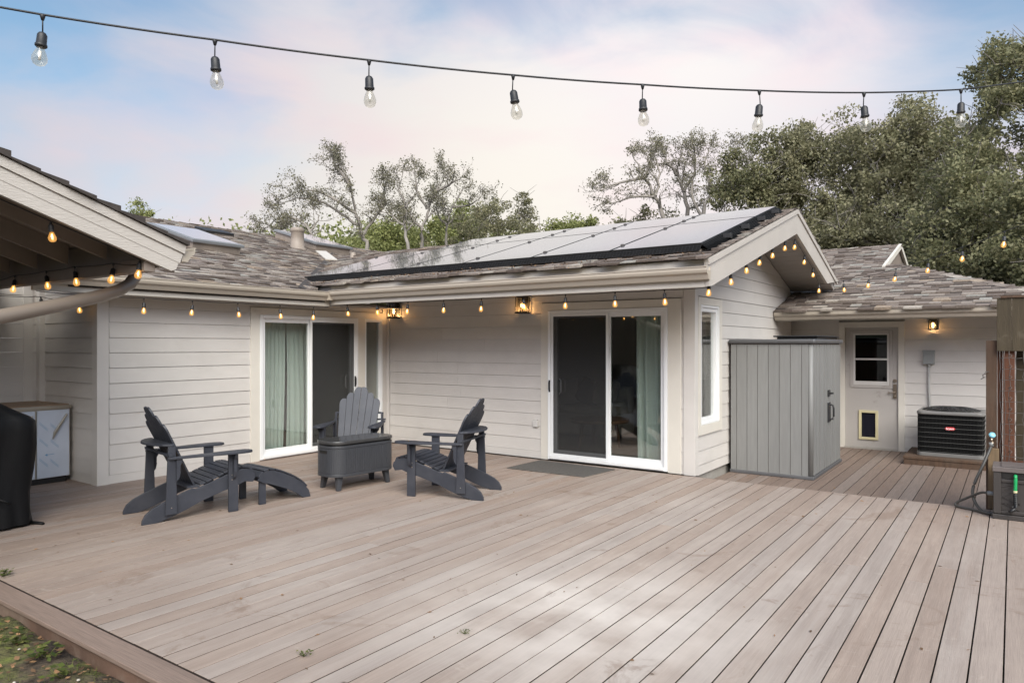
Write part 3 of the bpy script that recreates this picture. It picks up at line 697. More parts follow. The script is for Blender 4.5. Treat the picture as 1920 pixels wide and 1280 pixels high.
# deck wing roof (ridge along X) front slope and back slope
sk = math.sqrt(1 + SL * SL)
b = MB()
def vlo(v):     # valley on the left side
    Y = 6.66 + v / sk; z_ = 2.40 + SL * (Y - 6.66)
    return max(-7.86 - (z_ - 2.285) / k1, -14) - .05
shingles(b, (0, 6.64, 2.396), (1, 0, 0), (0, 1, SL), 3.46 * sk, vlo, lambda v: -2.385, seed=5)
shingles(b, (0, 12.82, 3.4066 - SL * 2.72), (1, 0, 0), (0, -1, SL), 2.72 * sk, lambda v: -12., lambda v: -2.385, seed=6)
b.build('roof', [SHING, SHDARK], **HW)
b = MB(); T = .15
f_ = lambda p, q, t: (t, p, q)
b.prism([(6.745, rt(6.745) - .004), (10.1, rt(10.1) - .004), (12.78, rt(12.78) - .004), (12.78, rt(12.78) - T), (10.1, rt(10.1) - T), (6.745, rt(6.745) - T)], f_, -8.6, -2.442)
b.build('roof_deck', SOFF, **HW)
b = MB()      # tongue and groove boards under the gable overhang and the porch
for i in range(20):
    for (ya, yb) in ((6.75 + i * .165, 6.75 + (i + 1) * .165 - .008),):
        b.prism([(ya, rt(ya) - T - .001), (yb, rt(yb) - T - .001), (yb, rt(yb) - T - .014), (ya, rt(ya) - T - .014)], f_, -7.8, -2.445)
for i in range(16):
    ya, yb = 10.12 + i * .165, 10.12 + (i + 1) * .165 - .008
    b.prism([(ya, rt(ya) - T - .001), (yb, rt(yb) - T - .001), (yb, rt(yb) - T - .014), (ya, rt(ya) - T - .014)], f_, -3.1, -2.445)
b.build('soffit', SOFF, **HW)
b = MB()      # rake boards in one gable face
D = .31
b.prism([(6.655, rt(6.66) - .012), (10.1, rt(10.1) - .012), (10.1, rt(10.1) - D - .03), (6.79, 2.137), (6.70, 2.125)], f_, -2.44, -2.40)
b.prism([(10.101, rt(10.1) - .012), (12.74, rt(12.74) - .012), (12.68, rt(12.74) - .05), (12.05, rt(12.05) - D), (10.101, rt(10.1) - D - .03)], f_, -2.44, -2.40)
b.each('rake_board', RAKE, **HW)
b = MB(); b.prism([(6.65, rt(6.66) - .011), (10.1, rt(10.1) - .011), (10.1, rt(10.1) - .07), (6.66, rt(6.66) - .07)], f_, -2.399, -2.382)
b.prism([(10.1, rt(10.1) - .011), (12.76, rt(12.76) - .011), (12.74, rt(12.76) - .07), (10.1, rt(10.1) - .07)], f_, -2.399, -2.382)
b.each('rake_moulding', RAKE, **HW)
b = MB(); b.box(-7.86, -2.444, 6.70, 6.74, 2.12, 2.388); b.each('fascia', FASC, **HW, bevel=.003)
b = MB(); b.box(-7.93, -7.89, 2.98, 6.70, 2.10, 2.275); b.box(-7.96, -7.90, 6.74, 6.9, 2.1, 2.28); b.each('fascia', FASC, **HW, bevel=.003)
b = MB(); b.box(-8.27, -7.93, 3.3, 8.18, 2.125, 2.14); b.build('soffit', SOFF, **HW)
GP = [(0, 0), (.055, 0), (.062, .012), (.078, .045), (.108, .062), (.118, .085), (.118, .112), (.126, .115), (.126, .122), (.106, .122), (.104, .09), (.02, .088), (.01, .122), (0, .122)]
b = MB(); b.prism(GP, lambda p, q, t: (t, 6.70 - p, 2.188 + q), -7.775, -2.385); b.build('gutter', GUT, **HW)
b = MB(); b.prism(GP, lambda p, q, t: (-7.89 + p, t, 2.172 + q), 2.98, 6.585); b.build('gutter', GUT, **HW)
b = MB(); b.prism([(0, 0), (.115, 0), (.115, .115), (0, .115)], lambda p, q, t: (-7.885 + p, 6.585 + q, t), 2.18, 2.292); b.build('gutter_corner', GUT, **HW)
# bits of end flashing / valley
b = MB()
for i in range(9):
    X0 = -7.9 - i * .7; Y0 = 6.66 + (2.285 + k1 * (-7.86 - X0) - 2.40) / SL
    X1 = X0 - .7; Y1 = 6.66 + (2.285 + k1 * (-7.86 - X1) - 2.40) / SL
    b.add([(X0 - .12, Y0 - .05, rs(X0 - .12) + .03), (X0, Y0, rs(X0) + .018), (X1, Y1, rs(X1) + .018), (X1 - .12, Y1 - .05, rs(X1 - .12) + .03)], [(0, 1, 2, 3)])
b.build('valley_flashing', SHDARK, **HW)
# back wing roof
k3 = .29; s3 = math.sqrt(1 + k3 * k3); b = MB()
def Y3(v): return 11.54 + v / s3
lo3 = lambda v: XG + .03 if Y3(v) < 12.95 else -6.5
hi3 = lambda v: (-1.65 + (14.67 - Y3(v)) * .8) if Y3(v) < 14.67 else -1.94
shingles(b, (0, 11.54, 2.078), (1, 0, 0), (0, 1, k3), 5.45 * s3, lo3, hi3, expo=.18, seed=8, wmin=.13, wmax=.25)
z3 = lambda Y: 2.078 + k3 * (Y - 11.54)
b2 = MB(); 
for i in range(17):     # hip caps
    t0, t1 = i / 17, (i + 1) / 17 + .012
    P = lambda t: Vector((.855 - 2.5 * t, 11.54 + 3.13 * t, z3(11.54 + 3.13 * t) + .012))
    p, q = P(t0), P(t1); w1 = Vector((-.13, -.02, 0)); w2 = Vector((.13, .1, -.03)); h = random.uniform(.018, .03)
    b2.add([p + w1, p + Vector((0, 0, h)), p + w2, q + w1, q + Vector((0, 0, .012)), q + w2], [(0, 1, 4, 3), (1, 2, 5, 4), (0, 2, 1)])
for i in range(22):
    x = -1.92 - i * .21
    b2.add([(x, 16.86, z3(16.86) + .012), (x, 17.0, z3(17.0) + .03), (x, 17.14, z3(16.86) + .012), (x - .22, 16.86, z3(16.86) + .012), (x - .22, 17.0, z3(17.0) + .018), (x - .22, 17.14, z3(16.86) + .012)], [(0, 1, 4, 3), (1, 2, 5, 4), (0, 2, 1)])
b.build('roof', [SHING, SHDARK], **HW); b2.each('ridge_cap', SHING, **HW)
b = MB()
b.add([(XG, 11.56, z3(11.56) - .004), (.855, 11.56, z3(11.56) - .004), (-1.65, 14.67, z3(14.67) - .004), (-1.95, 14.8, z3(14.8) - .004), (-1.95, 17.0, z3(17) - .004), (-6.5, 17., z3(17) - .004), (-6.5, 12.9, z3(12.9) - .004), (XG, 12.9, z3(12.9) - .004)], [(0, 1, 2, 3, 4, 5, 6, 7)])
b.add([(.855, 11.56, 2.07), (-1.65, 14.67, z3(14.67) - .006), (-1.65, 19.2, z3(14.67) - .006), (.855, 22.4, 2.07)], [(0, 1, 2, 3)])
b.add([(-1.95, 17, z3(17) - .004), (-6.5, 17, z3(17) - .004), (-6.5, 22, z3(12) - .004), (-1.95, 22., z3(12) - .004)], [(0, 1, 2, 3)])
b.build('roof_deck', SLATE, **HW)
b = MB(); b.add([(-1.99, 14.74, 3.0), (-1.99, 19.2, 3.0), (-1.99, 16.97, 3.63)], [(0, 1, 2)]); b.build('gablet_louvre', RAFT, **HW)
b = MB(); b.beam((-1.95, 14.62, 2.965), (-1.95, 16.98, 3.64), .05, .10); b.beam((-1.95, 19.3, 2.965), (-1.95, 16.98, 3.64), .05, .10); b.each('gablet_trim', TRIM, **HW)
b = MB(); b.box(XG + .03, .9, 11.66, 11.70, 1.93, 2.068); b.each('fascia', FASC, **HW)
b = MB(); b.prism(GP, lambda p, q, t: (t, 11.66 - p, 1.948 + q), -3.095, .95); b.build('gutter', GUT, **HW)
b = MB(); b.box(XG + .03, .95, 11.7, 12.74, 1.985, 2.0); b.build('soffit', SOFF, **HW)
# close the volumes so no sky shows through, bar the added room opening
b = MB(); b.box(-20, -19.9, 3.8, 13.6, 0, 2.2); b.box(-20, -8.35, 13.5, 13.6, 0, 2.2); b.box(-8.4, -5.0, 12.62, 12.7, 0, 2.4); b.box(-5.0, -3.6, 12.62, 12.7, 0, .9); b.box(-5.0, -3.6, 12.62, 12.7, 2.1, 2.4); b.box(-3.6, -3.2, 12.62, 12.7, 0, 2.4); b.box(-19.9, -9.80, 3.8, 3.9, 0, 2.2); b.box(2.5, 2.6, 12.8, 20, 0, 2); b.each('wall', CORNER, **HW)

# skylights, flues and vents on the left wing roof
def onroof(x, y, h): return Vector((x, y, rs(x) + .01)) + Vector((k1, 0, 1)).normalized() * h
def skylight(x0, x1, y0, y1, h, name='skylight'):
    c = [(x0, y0), (x1, y0), (x1, y1), (x0, y1)]
    b = MB(); b.add([onroof(x, y, -.05) for x, y in c] + [onroof(x, y, h) for x, y in c], [(0, 3, 2, 1), (4, 5, 6, 7), (0, 1, 5, 4), (1, 2, 6, 5), (2, 3, 7, 6), (3, 0, 4, 7)])
    f = b.build(name, PIPE, **HW)
    e_ = .04; c2 = [(x0 + e_, y0 - e_), (x1 - e_, y0 - e_), (x1 - e_, y1 + e_), (x0 + e_, y1 + e_)]
    b = MB(); b.add([onroof(x, y, h) for x, y in c2] + [onroof(x, y, h + .05) for x, y in c2], [(0, 3, 2, 1), (4, 5, 6, 7), (0, 1, 5, 4), (1, 2, 6, 5), (2, 3, 7, 6), (3, 0, 4, 7)]); b.build('rim', SKYL, parent=f, world=True, bevel=.01)
    c3 = [(x0 - .02, y0 + .02), (x1 + .02, y0 + .02), (x1 + .02, y1 - .02), (x0 - .02, y1 - .02)]
    b = MB(); b.add([onroof(x, y, h + .0505) for x, y in c3] + [onroof(x, y, h + .056) for x, y in c3], [(0, 3, 2, 1), (4, 5, 6, 7), (0, 1, 5, 4), (1, 2, 6, 5), (2, 3, 7, 6), (3, 0, 4, 7)]); b.build('glazing', SKYG, parent=f, world=True)
SKYG = mat('skylight_glass', (.30, .31, .32), .12, spec=.8, coat=1)
skylight(-10.45, -11.75, 6.15, 6.98, .12)
skylight(-12.3, -13.7, 10.05, 11.0, .14)
b = MB(); b.add([onroof(x, y, h) for h in (-.03, .07) for x, y in ((-12.7, 7.75), (-13.1, 7.75), (-13.1, 8.35), (-12.7, 8.35))], [(0, 3, 2, 1), (4, 5, 6, 7), (0, 1, 5, 4), (1, 2, 6, 5), (2, 3, 7, 6), (3, 0, 4, 7)]); b.build('roof_vent', BLACKP, **HW)
b = MB(); b.lathe([(.20, -.1), (.19, .0), (.15, .03), (.13, .34), (.14, .35), (.15, .36), (.15, .42), (.125, .44)], 16, (-12.35, 9.62, rs(-12.35))); b.build('flue', PIPE, **HW)
b = MB(); b.lathe([(.12, -.05), (.10, .01), (.065, .04), (.055, .27), (.05, .275)], 12, (-10.75, 9.72, rs(-10.75))); b.build('vent_pipe', PIPE, **HW)
b = MB(); b.beam((-10.9, 9.3, rs(-10.9) + .06), (-12.0, 9.95, rs(-12.0) + .06), .22, .02); b.build('valley_flashing', FASC, **HW)

# small fittings that belong to the house wall
b = MB(); b.box(-5.405, -5.325, YA - .045, YA - .01, .43, .53); ob = b.build('outlet_cover', LOUT, bevel=.008)
tag(ob, 'small pale grey outlet cover on the siding left of the right sliding door', 'outlet cover')

# ---------------------------------------------------------------- solar array
PW, X0P = 1.035, -2.57
def ppt(x, y, h): return Vector((x, y, 2.528 + SL * (y - 6.75))) + Vector((0, -SL, 1)).normalized() * h
def panel(x0, x1, y0, y1, label, lift=0):
    t = thing('solar_panel', label, 'solar panel', tuple(ppt((x0 + x1) / 2, y0, -.035)), 0, 'solar panels on the deck wing roof')
    def slab(c, h0, h1, name, m, bev=0):
        b = MB(); b.add([ppt(x, y, h0 + lift) for x, y in c] + [ppt(x, y, h1 + lift) for x, y in c], [(0, 3, 2, 1), (4, 5, 6, 7), (0, 1, 5, 4), (1, 2, 6, 5), (2, 3, 7, 6), (3, 0, 4, 7)]); b.build(name, m, parent=t, world=True, bevel=bev)
    slab([(x0, y0), (x1, y0), (x1, y1), (x0, y1)], -.035, 0, 'frame', BLACKM)
    g_ = .012; slab([(x0 + g_, y0 + g_), (x1 - g_, y0 + g_), (x1 - g_, y1 - g_), (x0 + g_, y1 - g_)], .0006, .002, 'glass', PANEL)
    b = MB()
    for yy in (y0 + .3, y1 - .3):
        p = ppt(x0 - .01, yy, .004 + lift); b.box(p.x - .018, p.x + .018, p.y - .02, p.y + .02, p.z - .01, p.z + .012)
    b.each('clamp', GALV, parent=t, world=True)
ordn = ['rightmost', 'second from the right', 'third from the right', 'fourth from the right', 'third from the left', 'second from the left', 'leftmost']
for i in range(6):
    x1 = X0P - i * PW; n_ = ['rightmost', 'second from right', 'third from right', 'third from left', 'second from left', 'leftmost'][i]
    panel(x1 - PW + .02, x1, 6.95, 8.75, f'long solar panel {n_} in the front row above the gutter')
for i in range(5):
    x1 = X0P - i * PW; n_ = ['rightmost', 'second from right', 'middle', 'second from left', 'leftmost'][i]
    panel(x1 - PW + .02, x1, 8.775, 9.72, f'short solar panel {n_} in the back row just below the ridge')
sk_ = thing('panel_guard', 'black wire mesh skirt closing the gap under the solar panels', 'mesh guard', (-5.5, 6.93, 2.45))
b = MB()
y_ = 6.945
b.add([(X0P - 6 * PW, y_, ppt(0, y_, -.02).z), (X0P + .004, y_, ppt(0, y_, -.02).z), (X0P + .004, y_ - .05, rt(y_) + .02), (X0P - 6 * PW, y_ - .05, rt(y_) + .02)], [(0, 1, 2, 3)])
b.add([(X0P + .006, y_, ppt(0, y_, -.02).z), (X0P + .006, 9.74, ppt(0, 9.74, -.02).z), (X0P + .10, 9.76, rt(9.76) + .018), (X0P + .10, y_ - .04, rt(y_) + .018)], [(0, 1, 2, 3)])
b.build('mesh_backing', MESH, parent=sk_, world=True)
b = MB()
for i in range(7):
    f = i / 6; zt, zb = ppt(0, y_, -.02).z, rt(y_) + .02
    b.beam((X0P - 6 * PW, y_ - .004 - .05 * f, zt * (1 - f) + zb * f), (X0P + .004, y_ - .004 - .05 * f, zt * (1 - f) + zb * f), .0035, .0035)
    z0_ = lambda Y: ppt(0, Y, -.02).z * (1 - f) + (rt(Y) + .018) * f
    b.beam((X0P + .01 + .094 * f, y_, z0_(y_)), (X0P + .01 + .094 * f, 9.74, z0_(9.74)), .0035, .0035)
for i in range(160):
    x = X0P - i * .039; b.beam((x, y_ - .004, ppt(0, y_, -.02).z), (x, y_ - .054, rt(y_) + .02), .0025, .0025, up=(1, 0, 0))
b.build('wire', mat('guard_wire', (.016, .016, .017), .7), parent=sk_, world=True)
b = MB()
for i in range(4):
    Y = 7.5 + i * .62; z_ = rt(Y) + .02; b.box(X0P + .03, X0P + .12, Y, Y + .05, z_ + .03, z_ + .085)
b.each('rail_end', BLACKM, parent=sk_, world=True, bevel=.004)
rg = random.Random(11); b = MB()      # dead leaves caught on the eave shingles
for i in range(420):
    x = -2.45 - rg.random() ** .8 * 6.3; y = 6.66 + abs(rg.gauss(0, .09)); z_ = rt(y) + .022 + rg.random() * .03
    s = rg.uniform(.007, .018); a_ = rg.random() * 6.3; q = rg.uniform(-.6, .6)
    u = Vector((math.cos(a_), math.sin(a_) * .8, q)) * s; w = Vector((-math.sin(a_), math.cos(a_), rg.uniform(-.5, .5))) * s * .6; p = Vector((x, y, z_))
    b.add([p + u, p + w, p - u, p - w], [(0, 1, 2, 3)])
o = b.build('leaf_litter', DRY); kind(o, 'stuff')
o['label'] = 'dry brown leaves caught along the roof edge below the solar panels'

# ---------------------------------------------------------------- patio cover at the left
pc = thing('patio_cover', 'shingled patio roof with exposed rafters jutting in at top left', 'patio cover', (-6.4, 1.5, 0))
PX, PS = -5.50, .352
PK = dict(parent=pc, world=True)
pt = lambda Y: 2.372 + PS * (3.16 - Y)
D2 = .245
b = MB(); b.prism([(3.16, pt(3.16) - .065), (-1.6, pt(-1.6) - .065), (-1.6, pt(-1.6) - D2 - .03), (3.06, 2.150), (3.10, 2.165)], f_, PX - .04, PX); b.build('rake_board', RAKE, **PK)
b = MB(); b.prism([(3.175, pt(3.175) - .004), (-1.6, pt(-1.6) - .004), (-1.6, pt(-1.6) - .075), (3.165, pt(3.165) - .075)], f_, PX - .03, PX + .018); b.build('rake_moulding', RAKE, **PK)
b = MB(); b.prism([(3.155, pt(3.155) - .085), (-1.6, pt(-1.6) - .085), (-1.6, pt(-1.6) - .165), (3.13, pt(3.13) - .165)], f_, PX, PX + .004); b.build('rake_lap', RAKE, **PK)
b = MB(); shingles(b, (-9.9, 3.19, pt(3.19)), (1, 0, 0), (0, -1, PS), 5.0, lambda v: 0, lambda v: 9.9 + PX - .10, seed=14, nrm=Vector((0, PS, 1)).normalized(), expo=.19)
rgc = random.Random(3)
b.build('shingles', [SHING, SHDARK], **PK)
b = MB()
for i in range(26):
    v = i * .19; Y = 3.19 - v * .943; h = rgc.choice((.016, .026, .036)); b.prism([(Y, pt(Y) + .0), (Y - .2, pt(Y - .2) + .0), (Y - .2, pt(Y - .2) + .012), (Y, pt(Y) + h + .014)], f_, PX - .14, PX + .045 + rgc.uniform(-.01, .01))
b.build('shingle_edge', SHDARK, **PK)
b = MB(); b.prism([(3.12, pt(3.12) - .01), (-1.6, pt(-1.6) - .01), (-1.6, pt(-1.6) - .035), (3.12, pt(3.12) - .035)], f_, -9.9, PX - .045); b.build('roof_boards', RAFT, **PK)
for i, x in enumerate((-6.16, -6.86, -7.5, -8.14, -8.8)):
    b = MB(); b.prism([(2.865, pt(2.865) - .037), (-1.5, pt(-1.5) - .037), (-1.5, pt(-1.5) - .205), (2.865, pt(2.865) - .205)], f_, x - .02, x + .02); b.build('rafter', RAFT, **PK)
b = MB(); b.box(-8.9, PX - .045, 2.87, 2.955, 2.135, 2.235); b.box(-8.9, PX - .045, 2.90, 2.94, 2.236, pt(2.94) - .04); b.build('beam', RAFT, **PK, bevel=.004)
b = MB(); b.box(-8.9, PX - .045, 3.11, 3.15, 2.20, pt(3.15) - .03); b.build('fascia', RAKE, **PK)
b = MB(); b.prism(GP, lambda p, q, t: (t, 3.152 + p, 2.235 + q), -7.70, PX - .01); b.build('gutter', GUT, **PK)
b = MB(); pts = [(-6.359, 3.22, 2.223), (-6.324, 3.184, 2.152), (-6.257, 3.109, 2.083), (-6.182, 2.978, 2.016), (-6.073, 2.749, 1.945), (-5.858, 2.35, 1.847), (-5.658, 1.94, 1.75), (-5.519, 1.548, 1.654), (-5.45, .9, 1.5), (-5.45, .85, 1.3), (-5.45, .85, .05)]
b.tube(pts, .052, 14); b.build('downspout', SPOUT, **PK)
b = MB(); b.box(-5.62, -5.48, -1.2, -1.06, -.24, 3.4); b.box(-5.64, -5.5, .93, 1.03, -.24, 2.8); b.each('post', RAKE, **PK)
b = MB(); b.box(-9.8, -5.62, -1.95, -1.75, -.24, pt(-1.6) - .05); b.build('added_shade_wall', RAFT, **PK)  # unseen wall added to keep light out of the alcove

# ---------------------------------------------------------------- lanterns
def lantern(loc, w, h, label, E_=6):
    t = thing('wall_lantern', label, 'lantern', loc, 0, 'black wall lanterns')
    b = MB(); d = w * .72
    b.box(-w * .30, w * .30, -.02, 0, -h * .4, h * .45); b.box(-w * .62, w * .62, -d * 1.2, -.0, h * .46, h * .50); b.box(-w * .42, w * .42, -d * 1.0, -.02, h * .36, h * .46)
    b.build('back_plate', BLACKM, t, bevel=.003)
    b = MB(); b.box(-w * .55, w * .55, -d * 1.13, -.022, -h * .5, -h * .44); b.box(-w * .45, w * .45, -d * 1.03, -.1 * d, -h * .44, -h * .40)
    for sx in (-.47, .47, -.16, .16):
        for yy in (-d * 1.05, -d * .12): b.box(sx * w - .005, sx * w + .005, yy - .005, yy + .005, -h * .44, h * .4)
    for yy in (-d * .75, -d * .42):
        for sx in (-.47, .47): b.box(sx * w - .004, sx * w + .004, yy - .004, yy + .004, -h * .44, h * .4)
    b.build('cage', BLACKM, t)
    b = MB(); b.box(-w * .43, w * .43, -d * .99, -d * .16, -h * .42, h * .34); b.build('glass', LANG, t)
    b = MB(); b.lathe([(.006, -.045), (.020, -.035), (.027, -.012), (.022, .012), (.012, .032), (.011, .045)], 12, (0, -d * .58, -h * .02)); b.build('bulb', LAMP, t)
    b = MB(); b.tube([(0, -d * .58, h * .10), (0, -d * .58, h * .38)], .014, 8); b.build('socket', BLACKM, t)
    ld = bpy.data.lights.new('lantern_light', 'POINT'); ld.energy = E_; ld.color = (1, .55, .22); ld.shadow_soft_size = .03
    lo = bpy.data.objects.new('lantern_light', ld); C.objects.link(lo); lo.parent = t; lo.location = (0, -d * .58, -.07)
lantern((-8.02, YA - .012, 2.10), .165, .25, 'lit black cage lantern on the siding beside the inside corner', 1.3)
lantern((-5.545, YA - .012, 2.115), .165, .25, 'lit black cage lantern on the siding left of the right sliding door', 1.3)
lantern((-1.01, YB - .012, 1.872), .12, .17, 'small lit black lantern on the back wall above the grey electrical box', 1.3)

# ---------------------------------------------------------------- string lights
SOCK = MB(); SOCK.lathe([(.004, 0), (.012, -.004), (.017, -.012), (.018, -.046), (.021, -.048), (.021, -.056), (.016, -.060)], 12)
BULB = MB(); BULB.mi = 0
BULB.lathe([(.012, -.058), (.014, -.066), (.021, -.082), (.0265, -.098), (.026, -.112), (.020, -.124), (.009, -.130), (.002, -.131)], 14)
BULB.mi = 1; BULB.tube([(0, 0, -.074), (0, 0, -.108)], .0048, 8)
_sd = {}
def string_light(label, cable, drops, lit=True, sc=1.0, drop=.05, r=.004, group='outdoor string lights', base=None):
    """cable: list of points; drops: list of attachment points on it"""
    t = thing('string_light', label, 'string lights', base or tuple(cable[0]), 0, group)
    b = MB(); b.tube(cable, r, 6)
    for p in drops:
        p = Vector(p); b.lathe([(.007 * sc, .002), (.010 * sc, -.004), (.005 * sc, -.022 * sc)], 6, p); 
        b.tube([p, p + Vector((random.uniform(-.004, .004), 0, -drop))], .0026 * sc, 5)
    b.build('cable', BLACKP, t, world=True)
    for p in drops:
        p = Vector(p) - Vector(t.location) + Vector((0, 0, -drop))
        key = (lit, sc)
        if key not in _sd:
            s_ = MB(); s_.v = [tuple(Vector(q) * sc) for q in SOCK.v]; s_.f = SOCK.f; s_.m = SOCK.m; s_.sm = SOCK.sm
            u_ = MB(); u_.v = [tuple(Vector(q) * sc) for q in BULB.v]; u_.f = BULB.f; u_.m = BULB.m; u_.sm = BULB.sm
            so = s_.build('socket', BLACKP, t); bo = u_.build('bulb', [BULBA, FIL] if lit else [BULBC, WHITEP], so); _sd[key] = (so.data, bo.data)
            so.location = p
        else:
            so = bpy.data.objects.new('socket', _sd[key][0]); C.objects.link(so); so.parent = t; so.location = p
            bo = bpy.data.objects.new('bulb', _sd[key][1]); C.objects.link(bo); bo.parent = so
        so.rotation_euler = (random.uniform(-.13, .13), random.uniform(-.13, .13), random.uniform(0, 6))
    return t
def sag(P, n=5, s=.02):
    out_ = []
    for a_, b_ in zip(P[:-1], P[1:]):
        for i in range(n):
            f = i / n; q = Vector(a_).lerp(Vector(b_), f); q.z -= s * 4 * f * (1 - f); out_.append(q)
    return out_ + [Vector(P[-1])]
def ray3(a_, c_, z_, d): return Vector((a_ * d, c_ * d, 1.56 + z_ * d))
# the strand across the sky: bulbs are about 0.61 m apart
rays = [(-1.1175, .4347, .4647), (-.9192, .5749, .4293), (-.7417, .7003, .4008), (-.5759, .8175, .3797), (-.4267, .9229, .3662), (-.2923, 1.0180, .3579), (-.1719, 1.1030, .3549), (-.0602, 1.1820, .3594)]
D0 = [2.70 * (1 + .0551 * i) for i in range(8)]
FP = [ray3(*r_, d) for r_, d in zip(rays, D0)]
ends = [FP[0] + (FP[0] - FP[1]) * 1.0 + Vector((0, 0, .03))] + FP + [FP[-1] + (FP[-1] - FP[-2]) + Vector((0, 0, .05)), FP[-1] + (FP[-1] - FP[-2]) * 2.5 + Vector((0, 0, .2))]
string_light('unlit string of clear bulbs slung across the open sky above the deck', sag(ends, 6, .003), FP, lit=False, drop=.066, r=.0042, sc=1.0)
# along the left gutter and the deck wing fascia
lg = [(-7.86, y, 2.078) for y in (3.5, 4.062, 4.63, 5.226, 5.845, 6.393)]
string_light('lit string of amber bulbs under the gutter in front of the left white wall', sag([(-7.86, 3.0, 2.09)] + lg + [(-7.80, 6.60, 2.085)], 4, .008), lg[1:], drop=.05)
rgx = [-7.594, -7.005, -6.435, -5.825, -5.227, -4.614, -4.051, -3.442, -2.886]
fp = [(x, 6.76, 2.115) for x in rgx]
string_light('lit string of amber bulbs under the long fascia below the solar panels', sag([(-7.80, 6.62, 2.105)] + fp + [(-2.45, 6.78, 2.12)], 4, .006), fp, drop=.03)
gb = [(6.86, 2.17), (7.505, 2.343 - .02), (8.041, 2.49), (8.599, 2.63), (9.127, 2.77), (9.738, 2.93), (10.244, 3.0), (10.797, 2.845), (11.298, 2.70), (11.729, 2.49)]
gp = [(-2.46, y, z_ + .01) for y, z_ in gb]
string_light('lit string of amber bulbs outlining the gable overhang on the right', sag(gp, 4, .0), gp, drop=.012)
rr = [(-2.59, 12.38, 2.55), (-2.13, 11.84, 2.545), (-1.71, 11.4, 2.56), (-1.31, 10.95, 2.60), (-.89, 10.51, 2.655), (-.5, 10.06, 2.73), (-.08, 9.62, 2.82), (.30, 9.2, 2.93), (1.2, 8.3, 3.15)]
string_light('lit string of bulbs climbing over the back roof towards the trees', sag(rr, 4, .01), rr[1:8], drop=.05)
pb = [(-7.95, 2.85, 2.235), (-7.25, 2.85, 2.235), (-6.68, 2.85, 2.24), (-6.0, 2.85, 2.225), (-5.62, 2.82, 2.215)]
pb[4] = (-5.64, 2.86, 2.19)
string_light('lit string of amber bulbs along the patio cover beam', sag([(-8.6, 2.85, 2.20)] + pb, 4, .008), pb[:4], drop=.04, sc=1.0)
string_light('pair of lit amber bulbs hung inside the sloping rake of the patio cover', [(-5.60, 3.0, 2.205), (-5.60, 2.9, 2.215), (-5.60, 2.4, 2.385), (-5.6, 2.24, 2.435), (-5.6, 1.5, 2.69)], [(-5.60, 2.86, 2.215), (-5.60, 2.23, 2.43)], drop=.01)
al = [(-9.3, 3.60, 2.12), (-8.40, 3.62, 2.055)]
string_light('dim lit string of bulbs deep in the alcove behind the downspout', sag([(-9.6, 3.0, 2.15)] + al + [(-7.95, 3.55, 2.10)], 4, .02), al, drop=.02)

